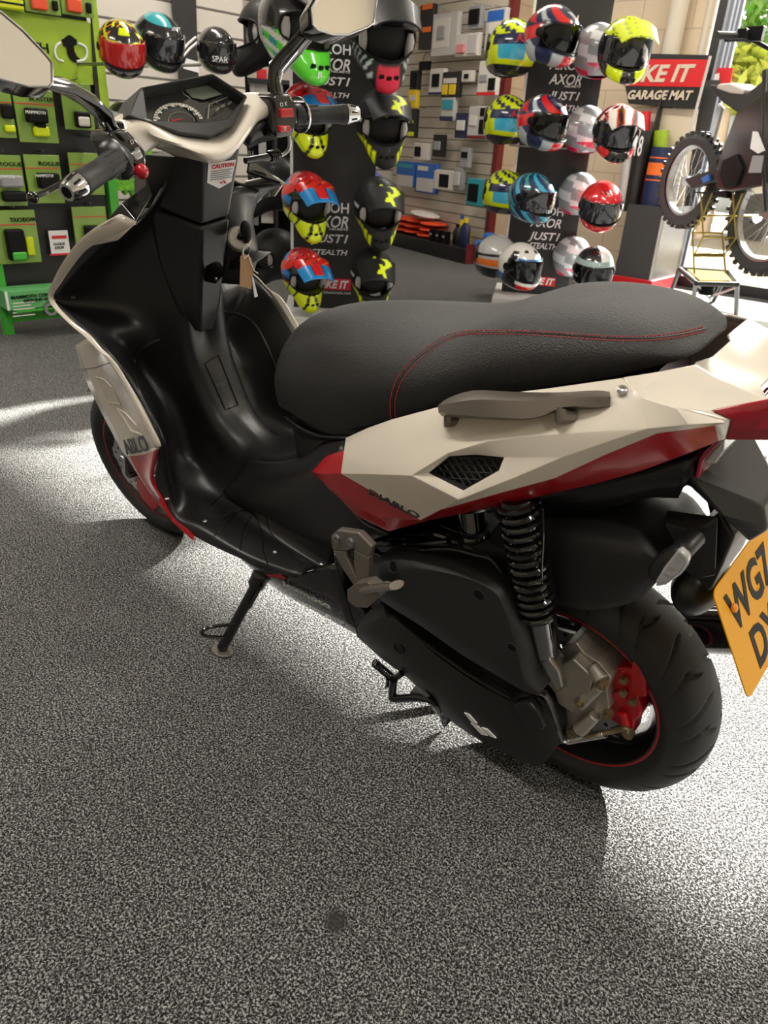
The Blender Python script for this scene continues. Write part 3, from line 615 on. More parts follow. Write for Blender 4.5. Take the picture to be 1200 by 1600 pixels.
# ---- products on the middle slatted wall
mp = Pl(Mp, (-sin(radians(15))*1, -cos(radians(15))*-1)); mp = Pl(Mp, (0.2588, .9659))
def product(rect, col, parts, label, off=.22, depth=.05, pl_=mp, cat='packaged product', name='hanging_pack', group='packs hanging on the middle slatted wall', hook=True, bevel=.006):
    x0, y0, x1, y1 = rect; q = pl_.rect(x0, y0, x1, y1, off); r = empty(name, tuple((q[0]+q[1])/2), label=label, cat=cat, group=group); inv = Matrix.Translation(-(q[0]+q[1])/2); n = Vector(pl_.n)
    def add(mb, nm, m_, **k): o = mb.build(nm, m_, r, **k); o.matrix_parent_inverse = inv; return o
    mb = MB(); mb.prism(q, -n*depth); add(mb, 'pack', col, bevel=bevel)
    for (u0, v0, u1, v1, c_, dd) in parts:                     # u right, v down, in fractions
        P = lambda u, v: q[3]+(q[2]-q[3])*u+(q[0]-q[3])*v
        mb = MB(); mb.prism([P(u0, v1), P(u1, v1), P(u1, v0), P(u0, v0)], n*dd); add(mb, 'printed_panel' if dd < .006 else 'contents', c_, bevel=min(.01, dd*.3) if dd > .006 else 0)
    if hook:
        t = (q[2]+q[3])/2; mb = MB(); mb.tube([t-n*(off-.01)+Vector((0, 0, .015)), t+n*.03+Vector((0, 0, .015)), t+n*.035+Vector((0, 0, .025))], .003, 6); add(mb, 'peg_hook', 'steel')
    return r
PR = [((675, 20, 714, 87), 'silver', [(.08, .12, .7, .8, 'whiteb', .004), (.25, .3, .55, .6, 'greyp', .02)], 'large grey blister pack at the top left of the middle slatted wall'),
 ((732, 9, 751, 45), 'greyp', [(.1, .15, .9, .8, 'ink', .02)], 'small dark pack hanging right of the large grey blister pack'),
 ((759, 13, 788, 78), 'silver', [(.05, .05, .9, .3, 'blue', .003), (.2, .35, .8, .7, 'whiteb', .01)], 'blue and grey card pack nearest the red post at the top'),
 ((712, 52, 747, 88), 'whiteb', [(.1, .45, .45, .85, 'pink', .02), (.55, .1, .95, .9, 'silver', .01)], 'white pack with a pink roll under the small dark pack'),
 ((655, 7, 676, 77), 'blackp', [(.2, .0, .9, .12, 'orangep', .01), (.3, .5, .9, .62, 'orangep', .01)], 'black bag with orange trims beside the matt black helmet'),
 ((640, 110, 653, 140), 'blackp', [(.2, .1, .8, .9, 'ink', .01)], 'slim black pouch above the yellow pack'),
 ((637, 140, 650, 169), 'yellowp', [(.2, .3, .9, .6, 'whiteb', .003)], 'small yellow pack under the slim black pouch'),
 ((671, 107, 693, 148), 'whiteb', [(.2, .2, .7, .7, 'ink', .01), (0, .9, 1, 1, 'navy', .004)], 'white carton with a dark window left of the gold-trimmed pack'),
 ((690, 112, 717, 152), 'blackp', [(.1, .25, .85, .45, 'whiteb', .004), (.1, .5, .4, .9, 'yellowp', .015), (.5, .5, .85, .9, 'yellowp', .015)], 'dark pack holding two gold pieces in the middle of the wall'),
 ((689, 152, 709, 189), 'silver', [(.1, .1, .9, .5, 'teal', .01), (0, .8, 1, 1, 'navy', .01)], 'silver and teal pack under the gold-trimmed pack'),
 ((721, 110, 737, 128), 'whiteb', [(.3, .3, .7, .7, 'ink', .01)], 'tiny white pack alone in the middle of the wall'),
 ((747, 95, 776, 149), 'whiteb', [(.6, .05, .95, .3, 'ink', .01), (.1, .4, .5, .6, 'greyp', .01), (.6, .5, .95, .85, 'ink', .01), (0, .9, 1, 1, 'redbright', .003)], 'white card pack with black squares beside the red post'),
 ((731, 166, 765, 217), 'silver', [(.55, .05, .85, .3, 'ink', .01), (.55, .4, .85, .85, 'ink', .01), (.1, .3, .4, .6, 'whiteb', .01), (0, .9, 1, 1, 'redpost', .003)], 'grey card pack with black squares below the white one'),
 ((711, 176, 731, 216), 'navy', [(.2, .3, .8, .7, 'whiteb', .02)], 'navy pack holding a white clip, left of the grey card pack'),
 ((635, 170, 649, 215), 'blackp', [(.1, .4, .8, .5, 'yellow', .01), (.2, .8, .9, .95, 'yellow', .01)], 'black and yellow striped strap pack by the helmets'),
 ((646, 224, 669, 250), 'whiteb', [(.1, .2, .5, .8, 'ink', .01)], 'white picture-frame-like carton above the blue bag'),
 ((676, 210, 692, 245), 'blackp', [(.2, .3, .8, .7, 'greyp', .02)], 'black glove pack above the blue and grey pack'),
 ((719, 231, 732, 262), 'greyp', [(.15, .2, .85, .5, 'ink', .01)], 'narrow dark grey pack below the grey card pack'),
 ((619, 252, 647, 291), 'blue', [(.1, .1, .9, .25, 'teal', .003), (.05, .55, .95, 1, 'silver', .004)], 'blue-topped bag hanging low beside the yellow and black helmets'),
 ((649, 255, 681, 302), 'blue', [(.1, .5, .9, .95, 'silver', .01), (.1, .1, .6, .25, 'whiteb', .003)], 'blue and clear grey pack low in the middle of the wall'),
 ((677, 266, 709, 297), 'whiteb', [(.3, .2, .75, .85, 'ink', .006)], 'white carton with a dark picture below the glove pack'),
 ((708, 262, 722, 297), 'greyp', [(.2, .2, .8, .8, 'silver', .02)], 'grey bag right of the white picture carton'),
 ((729, 279, 757, 322), 'teal', [(.1, .2, .65, .85, 'ink', .01)], 'teal blister pack with a dark insert beside the yellow helmet')]
for rc_, c_, pt, lb in PR: product(rc_, c_, pt, lb)
r = empty('padlock', label='black shackle padlock hanging under the large grey blister pack', cat='padlock'); q = mp.rect(658, 96, 674, 110, .2); mb = MB(); mb.prism(q, Vector(mp.n)*.03); mb.build('lock_body', 'ink', r, bevel=.004)
t0, t1 = q[3], q[2]; mb = MB(); c_ = (t0+t1)/2; u_ = (t1-t0)*.35; mb.tube([c_+u_*cos(a)+Vector((0, 0, .07*sin(a))) for a in [pi*i/12 for i in range(13)]], .008, 8); mb.build('shackle', 'steel', r, smooth=True)
# platform with stock
pr = empty('floor_plinth', label='low black display plinth with a red end at the foot of the middle wall', cat='plinth'); f0, f1 = Vector(W(726, 413, z=0)), Vector(W(560, 370, z=0)); dp = Vector((-.2588, -.9659, 0))*.40; f2 = f0+dp
mb = MB(); mb.prism([f0, f1, f1+dp*.8, f0+dp*.8], Vector((0, 0, .14))); mb.build('plinth_body', 'blackg', pr, bevel=.004)
mb = MB(); e_ = (f0-f1).normalized()*.012; mb.prism([f0+e_*.2, f0+e_, f0+dp*.95+e_, f0+dp*.95+e_*.2], Vector((0, 0, .19))); mb.build('red_end_panel', 'redpost', pr)
fp = Pl(tuple(f0), tuple((f0-f2).normalized()))
def on_plinth(px, t): q = f0+(f1-f0)*((726-px)/166)+dp*t; return Vector((q.x, q.y, .14))
ux = (f0-f1).normalized(); uy = dp.normalized()
Rz = Matrix.Rotation(math.atan2(ux.y, ux.x), 3, 'Z')
for i in range(9):
    c = on_plinth(612+(i % 3)*22+2*(i//3), .5)+Vector((0, 0, .028+.058*(i//3))); rnd = random.Random(i)
    mb = MB(); mb.sphere((0, 0, 0), (.135, .16, .026), 20); o = mb.build('red_bag', 'redcush', smooth=True); o.location = c; o.rotation_euler = (rnd.uniform(-.03, .03), rnd.uniform(-.03, .03), math.atan2(ux.y, ux.x)+rnd.uniform(-.15, .15))
    setp(o, 'folded glossy red bag lying in the heap on the plinth', 'bag', 'red bags heaped on the plinth')
mb = MB(); mb.sphere((0, 0, 0), (.22, .13, .03), 20); o = mb.build('white_bag', 'whiteb', smooth=True); o.location = on_plinth(648, .45)+Vector((0, 0, .225)); o.rotation_euler = (.02, .08, math.atan2(ux.y, ux.x)); setp(o, 'white printed bag lying on top of the red heap', 'bag')
def bottle(px, t, h, w_, col, cap, label):
    r = empty('oil_bottle', tuple(on_plinth(px, t)), (0, 0, math.atan2(ux.y, ux.x)), label=label, cat='bottle', group='bottles on the plinth'); mb = MB(); prof = [(0, w_*.9), (.01, w_), (h*.65, w_), (h*.82, w_*.45), (h*.84, w_*.4), (h*.86, w_*.4)]
    mb.lathe([(0, .0001)]+prof, (0, 0, 0), (0, 0, 1), 20); mb.v = [(x, y*.6, z) for x, y, z in mb.v]; mb.build('body', col, r, smooth=True)
    mb = MB(); mb.lathe([(h*.85, w_*.42), (h, w_*.4), (h, .0001)], (0, 0, 0), (0, 0, 1), 16); mb.v = [(x, y*.8, z) for x, y, z in mb.v]; mb.build('cap', cap, r, smooth=True)
    mb = MB(); mb.box((0, w_*.61, h*.33), (w_*1.3, .003, h*.4)); mb.build('bottle_label', 'yellowp', r)
bottle(711, .3, .27, .07, 'navy', 'yellowp', 'navy oil bottle with a yellow cap on the plinth')
bottle(688, .75, .27, .05, 'yellowp', 'blue', 'yellow oil bottle with a blue cap on the plinth')
bottle(695, .45, .19, .055, 'blackp', 'ink', 'black oil bottle between the yellow and the navy ones')
for i in range(3):
    r = empty('carton', tuple(on_plinth(676+9*i, .12)), (0, 0, math.atan2(ux.y, ux.x)), label=['small black carton at the front edge of the plinth, next to the red bags', 'small black carton at the front of the plinth, middle of three', 'small black carton at the front of the plinth, under the navy bottle'][i], cat='carton'); mb = MB(); mb.box((0, 0, .06), (.055, .07, .12)); mb.build('box', 'ink', r, bevel=.002)
    mb = MB(); mb.box((0, -.037, .07), (.035, .004, .02)); mb.box((0, .037, .07), (.035, .004, .02)); mb.build('printed_panel', 'greyp', r)
for i in range(3):
    mb = MB(); mb.lathe([(-.12, .0001), (-.12, .045), (.12, .045), (.12, .0001)], (0, 0, 0), (1, 0, 0), 18); o = mb.build('cloth_roll', 'blue', smooth=True); o.location = on_plinth([736, 742, 739][i], [.35, .75, .55][i])+Vector((0, 0, [.045, .045, .12][i])); o.rotation_euler = (0, 0, math.atan2(ux.y, ux.x)+.05); setp(o, 'rolled blue cloth stacked at the red end of the plinth', 'cloth', 'blue cloth rolls on the plinth')

# ---- garage mat stand by the window
gs = empty('floor_mat_stand', label='BIKE IT garage mat display box with rolled mats by the shop window', cat='display box')
gf = Pl((2.2, -5.40, 0), (0, 1)); gh = Pl((2.2, -5.72, 0), (0, 1))
x1_, x0_ = W(1014, 457, z=0)[0], W(952, 449, z=0)[0]
mb = MB(); zt = gf.at(1010, 321).z
P0 = [(x0_, -5.40), (x1_, -5.40), (x1_, -5.98), (x0_, -5.98)]
for (a, b) in ((0, 1), (1, 2), (2, 3), (3, 0)): mb.prism([(P0[a][0], P0[a][1], .10), (P0[b][0], P0[b][1], .10), (P0[b][0], P0[b][1], zt if (a, b) != (2, 3) else 1.65), (P0[a][0], P0[a][1], zt if (a, b) != (2, 3) else 1.65)], (.004, .004, 0))
mb.build('box_body', 'grey_and_lit_plastic', gs)
mb = MB(); mb.box(((x0_+x1_)/2, -5.69, .05), (x0_-x1_+.03, .62, .10)); bb = mb.build('red_base', 'redbright', gs, bevel=.002); gb2 = Pl((2.2, -5.378, 0), (0, 1)); gb2.text('BIKE IT', 969, 1008, 452, 443, 'paper', bb, off=.002, bold=.035, shear=.25)
mb = MB(); mb.prism([gh.at(976, 83), gh.at(1110, 86), gh.at(1104, 108), gh.at(1092, 171), gh.at(982, 162), gh.at(974, 120)], (0, -.01, 0)); hd = mb.build('header_board', 'blackp', gs)
mb = MB(); mb.prism([gh.at(970, 92, .004), gh.at(1108, 93, .004), gh.at(1099, 136, .004), gh.at(975, 134, .004)], (0, -.002, 0)); mb.build('header_red_band', 'redbright', hd)
gh.text('BIKE IT', 975, 1082, 127, 101, 'beige', hd, off=.008, bold=.035, shear=.22); gh.text('GARAGE MAT', 980, 1081, 155, 141, 'beige', hd, off=.008, bold=.035, shear=.22)
mb = MB(); mb.prism([gh.at(982, 166, -.05), gh.at(1091, 171, -.05), gh.at(1065, 330, -.05), gh.at(985, 330, -.05)], (0, -.01, 0)); mb.build('back_board', 'beige', gs)
mb = MB(); mb.tube([gh.at(1110, 88, .02), gh.at(1072, 230, .15), Vector((x1_+.01, -5.38, zt))+Vector((0, 0, 0)), Vector((x1_+.01, -5.39, .1))], .012, 8); mb.build('clear_edge_strip', 'silver', gs)
mb = MB(); sd = [Vector((x0_+.02, -5.42, .1)), Vector((x0_+.02, -5.98, .1)), gh.at(977, 160), gh.at(983, 180, .1)]; mb.prism([Vector((x0_+.02, -5.42, .1)), Vector((x0_+.02, -5.98, .1)), Vector((x0_+.02, -5.98, 1.6)), Vector((x0_+.02, -5.70, 1.5))], (.01, 0, 0)); mb.build('side_board', 'blackp', gs)
def roll(p0, p1, r_, col, label, bands=(), txt=None):
    rt = empty('rolled_mat', label=label, cat='rolled mat', group='rolled mats in the display box'); p0, p1 = Vector(p0), Vector(p1); mb = MB(); mb.tube([p0, p1], r_, 24); mb.build('mat', col, rt, smooth=True)
    for (t0, t1, c_) in bands: mb = MB(); mb.tube([p0+(p1-p0)*t0, p0+(p1-p0)*t1], r_*1.01, 24); mb.build('band', c_, rt, smooth=True)
    return rt
g = Pl((2.2, -5.55, 0), (0, 1))
rm = roll(g.at(985, 330), g.at(1006, 204), .062, 'blackp', 'black rolled mat with a large white number on it'); g.text('18', 990, 1001, 243, 212, 'paper', rm, off=.075, bold=.01); 
roll(g.at(1015, 325), g.at(1035, 230), .085, 'navy', 'navy rolled mat with an orange band, in front', ((.55, .75, 'orangep'), (.46, .48, 'orangep'), (.82, .84, 'orangep')))
roll(g.at(1020, 320, -.15), g.at(1034, 204, -.15), .06, 'lime', 'green rolled mat behind the navy one'); roll(g.at(1045, 318, -.05), g.at(1063, 226, -.05), .055, 'greyp', 'dark grey rolled mat at the right of the box')
roll(g.at(996, 320, -.12), g.at(1008, 175, -.12), .05, 'redbright', 'red rolled mat behind the black one'); roll(g.at(972, 330, .0), g.at(985, 230, .0), .05, 'silver', 'pale grey rolled mat at the left of the box')

# ---- dirt bike on its wire stand
db = empty('dirt_bike', label='black electric dirt bike standing high by the shop window', cat='motorcycle')
fw, rw = Vector(WD(1207, 335, 5.15)), Vector(WD(1078, 283, 5.75)); zc = (fw.z+rw.z)/2; 
ff = Vector((fw.x-rw.x, fw.y-rw.y, fw.z-rw.z)); fx_ = Vector((ff.x, ff.y, 0)).normalized(); fn = Vector((-fx_.y, fx_.x, 0))
def wheel(c, R, nm):
    mb = MB(); mb.lathe([(-.035, R-.07), (-.045, R-.03), (-.03, R-.008), (0, R), (.03, R-.008), (.045, R-.03), (.035, R-.07)], c, fn, 60)
    for i in range(36):
        a = 2*pi*i/36; u = fx_*cos(a)+Vector((0, 0, 1))*sin(a)
        for s_ in (-.025, .02): mb.box(c+u*(R+.004)+fn*(s_+(.005 if i % 2 else 0)), (.022, .022, .022), Matrix((u, fn, u.cross(fn))).transposed())
    t = mb.build(nm, 'rubber', db, smooth=True)
    mb = MB(); mb.lathe([(-.02, R-.085), (-.025, R-.068), (.025, R-.068), (.02, R-.085)], c, fn, 40, close=True); mb.lathe([(-.04, .001), (-.04, .03), (.04, .03), (.04, .001)], c, fn, 16)
    for i in range(24): a = 2*pi*i/24; u = fx_*cos(a)+Vector((0, 0, 1))*sin(a); v = fx_*cos(a+.4)+Vector((0, 0, 1))*sin(a+.4); mb.tube([c+v*.028+fn*(.02 if i % 2 else -.02), c+u*(R-.08)], .0022, 4)
    mb.build('spoked_rim', 'steel', t, smooth=True)
wheel(fw, .335, 'front_wheel'); wheel(rw, .285, 'rear_wheel')
dl = Pl(tuple((fw+rw)/2), tuple(fn if fn.y > 0 else -fn))
def dpr(pts, th, nm, m_, off=0, bev=.01): mb = MB(); mb.prism([dl.at(a, b, off+th/2) for a, b in pts], -Vector(dl.n)*th); return mb.build(nm, m_, db, bevel=bev)
dpr([(1108, 132), (1125, 133), (1165, 146), (1180, 135), (1200, 118), (1225, 108), (1225, 130), (1200, 150), (1165, 178), (1150, 175), (1128, 160), (1112, 142)], .16, 'seat', 'blackp')
dpr([(1122, 131), (1140, 129), (1165, 140), (1160, 148), (1140, 146), (1118, 138)], .17, 'seat_top', 'silver', .0)
dpr([(1150, 175), (1200, 140), (1235, 120), (1235, 240), (1195, 290), (1140, 300), (1120, 295), (1122, 250), (1135, 215)], .22, 'body', 'blackg')
dpr([(1176, 205), (1184, 206), (1195, 235), (1184, 240), (1172, 232)], .004, 'white_graphic', 'paper', .115, 0); dpr([(1176, 243), (1193, 243), (1189, 270), (1169, 270)], .004, 'vent_graphic', 'greyp', .115, 0)
dpr([(1128, 250), (1150, 240), (1160, 262), (1150, 290), (1130, 296), (1122, 275)], .26, 'motor', 'ink')
dpr([(1068, 280), (1120, 262), (1130, 270), (1130, 280), (1080, 295)], .05, 'swingarm', 'blackp', .06)
dpr([(1078, 300), (1135, 298), (1135, 310), (1110, 306)], .05, 'chain_guard', 'ink', .07); dpr([(1095, 278), (1106, 272), (1108, 282), (1098, 286)], .02, 'blue_part', 'blue', .1, .002)
dpr([(1120, 160), (1128, 168), (1112, 230), (1105, 228)], .03, 'rear_shock', 'steel', 0)
dpr([(1110, 134), (1120, 140), (1124, 146), (1112, 142)], .14, 'tail_lamp', 'redbright')
mb = MB(); mb.tube([dl.at(1200, 330, .09), dl.at(1195, 230, .09), dl.at(1198, 110, .09)], .024, 12); mb.build('fork_leg', 'blackg', db, smooth=True); mb = MB(); mb.tube([dl.at(1215, 335, -.09), dl.at(1212, 230, -.09), dl.at(1212, 110, -.09)], .024, 12); mb.build('fork_leg', 'blackg', db, smooth=True)
mb = MB(); hb_ = [WD(1120, 55, 5.05), WD(1150, 56, 5.15), WD(1175, 62, 5.2), WD(1205, 78, 5.3)]; mb.tube(hb_, .012, 10); hbo = mb.build('handlebar', 'ink', db, smooth=True)
mb = MB(); mb.tube([WD(1119, 55, 5.05), WD(1150, 56, 5.14)], .020, 14); mb.build('grip', 'grip', hbo, smooth=True); mb = MB(); mb.tube([WD(1133, 63, 5.05), WD(1160, 62, 5.1), WD(1172, 66, 5.15)], .008, 8); mb.build('lever', 'ink', hbo, smooth=True)
mb = MB(); mb.box(WD(1180, 53, 5.2), (.09, .05, .07)); mb.box(WD(1160, 55, 5.15), (.05, .05, .06)); mb.build('control_box', 'ink', hbo, bevel=.004)
# gold wire frame under it
wf = empty('wire_display_frame', label='gold wire zigzag frame holding up the dirt bike', cat='display frame'); pf = Pl(tuple((fw+rw)/2+Vector((0, .1, 0))), (0.3, 1)); mb = MB()
nodes_ = [(1096, 300), (1145, 300), (1098, 338), (1146, 336), (1082, 363), (1128, 364), (1100, 371), (1150, 372), (1082, 363), (1084, 398), (1130, 398), (1085, 430), (1133, 430)]
for a, b in (((1095, 302), (1099, 370)), ((1145, 300), (1150, 372)), ((1113, 302), (1098, 337)), ((1160, 302), (1146, 336)), ((1098, 337), (1146, 337)), ((1098, 337), (1082, 363)), ((1146, 337), (1128, 364)), ((1082, 363), (1128, 365)), ((1099, 370), (1150, 372)), ((1082, 363), (1085, 428)), ((1128, 365), (1134, 428)), ((1099, 370), (1085, 398)), ((1150, 372), (1132, 398)), ((1085, 397), (1132, 397)), ((1085, 400), (1132, 400))):
    mb.tube([pf.at(*a, .0), pf.at(*b, .0)], .006, 6)
for a in ((1098, 337), (1146, 337), (1085, 398), (1132, 398)): mb.tube([pf.at(*a), pf.at(*a)-Vector((pf.n[0], pf.n[1], 0))*.25], .006, 6)
mb.build('wire_frame', 'gold', wf)
ws = empty('workshop_stand', label='black low workshop stand with a gold plate under the dirt bike', cat='stand')
T1, T2, T3, T4 = Vector(WD(1062, 424, 6.15)), Vector(WD(1152, 440, 5.9)), Vector(WD(1122, 416, 6.5)), Vector(WD(1090, 440, 5.8))
tz = .33
def at_z(px, py, z): return Vector(W(px, py, z=z))
c1_, c2_, c3_, c4_ = at_z(1062, 420, tz), at_z(1088, 443, tz), at_z(1152, 444, tz), at_z(1138, 425, tz)
mb = MB()
for a, b in ((c1_, c2_), (c2_, c3_), (c3_, c4_), (c4_, c1_)): mb.tube([a, b], .016, 8)
mb.build('top_frame', 'blackg', ws); mb = MB(); cc = (c1_+c2_+c3_+c4_)/4; mb.prism([cc+(p-cc)*.75 for p in (c1_, c2_, c3_, c4_)], (0, 0, .012)); mb.build('gold_plate', 'gold', ws)
for p, q in ((c1_, (1044, 466)), (c2_, (1081, 478)), (c3_, (1150, 492)), (c4_, (1115, 470))): mb = MB(); mb.tube([p, at_z(*q, 0.005)], .016, 8); mb.build('leg', 'blackg', ws)
mb = MB(); mb.tube([at_z(1081, 478, .01), at_z(1150, 492, .01)], .004, 6); mb.tube([at_z(1108, 462, .01), at_z(1090, 480, .01)], .004, 6); mb.tube([c2_, at_z(1110, 468, .05)], .008, 6); mb.tube([c3_-Vector((0, 0, .02)), at_z(1107, 465, .1)], .009, 6); mb.build('brace', 'steel', ws)
mb = MB(); mb.lathe([(-.12, .001), (-.12, .05), (0, .05), (.0, .001)], cc, (0, 0, 1), 16); mb.build('screw_jack', 'ink', ws, smooth=True)

# ---- left: green security-product rack
ga = np.array(W(12, 521, z=0)); gd = np.array([cos(radians(-96)), sin(radians(-96)), 0]); gn = (-abs(gd[1]), 0.1045); gp = Pl(ga, (-.9945, .1045)); nG = Vector(gp.n)
rk = empty('product_rack', label='black and green rack of packed locks at the left edge behind the scooter', cat='display rack')
q = gp.rect(-60, 440, 172, 441, 0); A_ = Vector((q[0].x, q[0].y, 0)); B_ = gp.at(166, 300); B_.z = 0; C_ = gp.at(10, 500); C_.z = 0
Lft = C_-(B_-C_)*.5
mb = MB(); mb.prism([Lft+Vector((0, 0, .16)), B_+Vector((0, 0, .16)), B_+Vector((0, 0, 2.2)), Lft+Vector((0, 0, 2.2))], -nG*.03); mb.build('peg_board', 'blackp', rk)
u_ = (B_-C_).normalized(); mb = MB()
for p in (C_-u_*.03, B_+u_*.0): mb.prism([p, p+u_*.05, p+u_*.05+Vector((0, 0, 1.05)), p+Vector((0, 0, 1.05))], nG*.04)
mb.prism([C_+Vector((0, 0, .07)), B_+Vector((0, 0, .07)), B_+Vector((0, 0, .15)), C_+Vector((0, 0, .15))], nG*.06)
mb.prism([C_+Vector((0, 0, .15)), B_+Vector((0, 0, .15)), B_+Vector((0, 0, .16)), C_+Vector((0, 0, .16))], nG*.2); mb.build('green_frame', 'green', rk)
hp_ = gp.rect(-50, 21, 152, 124, .03); hp_r = rounded(*hp_, .05); mb = MB(); mb.prism(hp_r, -nG*.02); hdr = mb.build('header_panel', 'lime', rk); gp.text('MAMMOTH', -40, 76, 77, 61, 'ink', hdr, off=.033, bold=.01)
mb = MB(); mb.prism([gp.at(a, b, .034) for a, b in ((96, 62), (100, 60), (103, 57), (106, 55), (110, 55), (113, 57), (116, 60), (120, 62), (119, 70), (115, 72), (116, 80), (120, 88), (125, 92), (122, 97), (116, 98), (109, 92), (105, 84), (104, 74), (99, 72))], nG*.003); em = mb.build('animal_emblem', 'ink', hdr)
for pts in ([(95, 66), (88, 72), (86, 82), (90, 92), (99, 96)], [(121, 67), (133, 73), (136, 83), (132, 93), (120, 96)]): mb = MB(); mb.tube([gp.at(a, b, .036) for a, b, c in spline([(a, b, 0) for a, b in pts], 4)], .006, 6); mb.build('tusk', 'paper', em)
es = gp.rect(143, 2, 165, 4, .04); mb = MB(); mb.prism([gp.at(141, 0, .045), gp.at(150, 0, .045), gp.at(172, 168, .045), gp.at(158, 168, .045)], -nG*.01); mb.build('edge_banner', 'lime', rk); mb = MB(); mb.prism([gp.at(140, -20, .04), gp.at(149, -20, .04), gp.at(163, 165, .04), gp.at(150, 175, .04)], -nG*.01); mb.build('edge_banner_black', 'blackp', rk)
def gpack(rect, label, items, txt=None, sub=None):
    r = product(rect, 'packgreen', [(.02, .26, .98, .28, 'redbright', .002)]+items, label, off=.07, depth=.01, pl_=gp, group='green packs hanging on the rack', name='green_lock_pack', cat='lock pack', bevel=.003)
    q = gp.rect(*rect, .07); inv = Matrix.Translation(-(q[0]+q[1])/2); x0, y0, x1, y1 = rect
    if txt: o = gp.text(txt, x0+(x1-x0)*.35, x1-3, y0+(y1-y0)*.22, y0+(y1-y0)*.14, 'ink', r, off=.074); o.matrix_parent_inverse = inv
    if sub: o = gp.text(sub, x0+(x1-x0)*.25, x0+(x1-x0)*.75, sub and (y0+(y1-y0)*.46), y0+(y1-y0)*.40, 'paper', r, off=.13); o.matrix_parent_inverse = inv
gpack((25, 140, 87, 223), 'green pack holding a black lock and a yellow-green disc lock, left of the mirror arm', [(.2, .34, .72, .62, 'ink', .055), (.35, .68, .75, .88, 'yellow', .03), (.42, .60, .68, .74, 'ink', .03)], 'BLASTER', 'MAMMOTH')
gpack((-34, 138, 21, 215), 'green pack cut by the left picture edge, level with the disc lock pack', [(.6, .3, .95, .6, 'ink', .04), (.65, .72, .95, .88, 'yellow', .03)])
gpack((98, 130, 145, 203), 'green pack behind the left mirror arm holding a white-labelled lock', [(.3, .6, .8, .95, 'ink', .04), (.35, .7, .75, .92, 'whiteb', .045)])
gpack((-22, 242, 38, 322), 'green pack with two grey lock bodies at the left picture edge', [(.3, .38, .9, .62, 'greyp', .05), (.3, .70, .95, .9, 'ink', .05)], 'ROGUE', 'MAMMOTH')
gpack((42, 242, 97, 318), 'green pack with a black lock body above the left bar end', [(.25, .36, .85, .68, 'ink', .05)], 'ROGUE', 'MAMMOTH')
gpack((110, 239, 161, 305), 'green pack partly behind the left grip', [(.3, .4, .8, .7, 'ink', .04)])
gpack((-8, 328, 60, 412), 'green pack holding a black and green alarm lock above the green sign', [(.2, .34, .62, .92, 'ink', .05), (.25, .75, .6, .92, 'green', .055), (.66, .5, .85, .85, 'yellow', .02)], 'TOUCHDOWN')
gpack((115, 323, 168, 380), 'green pack hanging right of the white price ticket', [(.25, .5, .8, .95, 'ink', .04)])
gpack((38, -25, 93, 21), 'green pack with a red oval at the top of the rack', [(.15, .45, .6, .9, 'redcush', .02), (.75, .5, .9, .85, 'ink', .02)]); gpack((95, -22, 145, 25), 'green pack with a red oval at the top right of the rack', [(.15, .45, .6, .9, 'redcush', .02), (.75, .5, .9, .85, 'ink', .02)]); gpack((-20, -30, 35, 17), 'green pack with coiled yellow-black cable at the top left', [(.1, .4, .95, .95, 'yellow', .03), (.1, .5, .95, .58, 'ink', .034), (.1, .7, .95, .78, 'ink', .034)])
pt = empty('price_ticket', label='small white price ticket with a red foot hanging on the black board', cat='ticket'); q = gp.rect(78, 360, 108, 399, .04); mb = MB(); mb.prism(q, -nG*.002); tk = mb.build('card', 'paper', pt); q2 = gp.rect(78, 396, 108, 399, .042); mb = MB(); mb.prism(q2, -nG*.001); mb.build('red_foot', 'redink', pt); q2 = gp.rect(81, 368, 104, 373, .042); mb = MB(); mb.prism(q2, -nG*.001); mb.build('red_logo_bar', 'redink', pt)
gp.text('U-LOCK', 84, 102, 383, 379, 'ink', pt, off=.043); gp.text('£39.99', 86, 100, 389, 385, 'ink', pt, off=.043)
sb_ = empty('sign_box', label='pale green MAMMOTH ground anchor box standing on the bottom of the rack', cat='box'); q = gp.rect(10, 452, 106, 498, .19); zz = .165; dz = zz-q[0].z; q = [p+Vector((0, 0, dz if i < 2 else 0)) for i, p in enumerate(q)]; mb = MB(); mb.prism(q, -nG*.15); bx = mb.build('box', mat('pale_green_card', (.12, .42, .14), .5), sb_, bevel=.002)
mb = MB(); mb.prism([q[0], q[0]+(q[1]-q[0])*.04, q[3]+(q[2]-q[3])*.04, q[3]], nG*.002); mb.build('box_edge', 'paper', sb_)
gp.text('MAMMOTH CONCRETE', 17, 100, 464, 459, 'ink', sb_, off=.195, bold=.01, shear=.1); gp.text('GROUND ANCHOR', 37, 98, 469.5, 465, 'ink', sb_, off=.195, bold=.01, shear=.1)
for i in range(5): mb = MB(); qq = gp.rect(20, 472+5*i, 55-(i % 2)*6, 473.5+5*i, .193); mb.prism(qq, nG*.001); mb.build('small_print', 'paper', sb_)
mb = MB(); mb.lathe([(0, .04), (.02, .035), (.02, .02)], gp.at(78, 482, .19), nG, 20); mb.build('anchor_picture', 'steel', sb_, smooth=True)
# lime mitt
mb = MB(); q = gp.rect(168, 178, 232, 300, -.05)
rnd = random.Random(3)
for i in range(60): u, v = rnd.random(), rnd.random(); p = q[3]+(q[2]-q[3])*u+(q[0]-q[3])*v; mb.sphere(p, (.03, .02, .035), 8)
c_ = (q[0]+q[2])/2; mb.box(c_, (.05, .22, (q[2]-q[0]).z*.95)); o = mb.build('microfibre_mitt', 'fluff', smooth=True); setp(o, 'fluffy lime green wash mitt hanging behind the left switch housing', 'wash mitt')
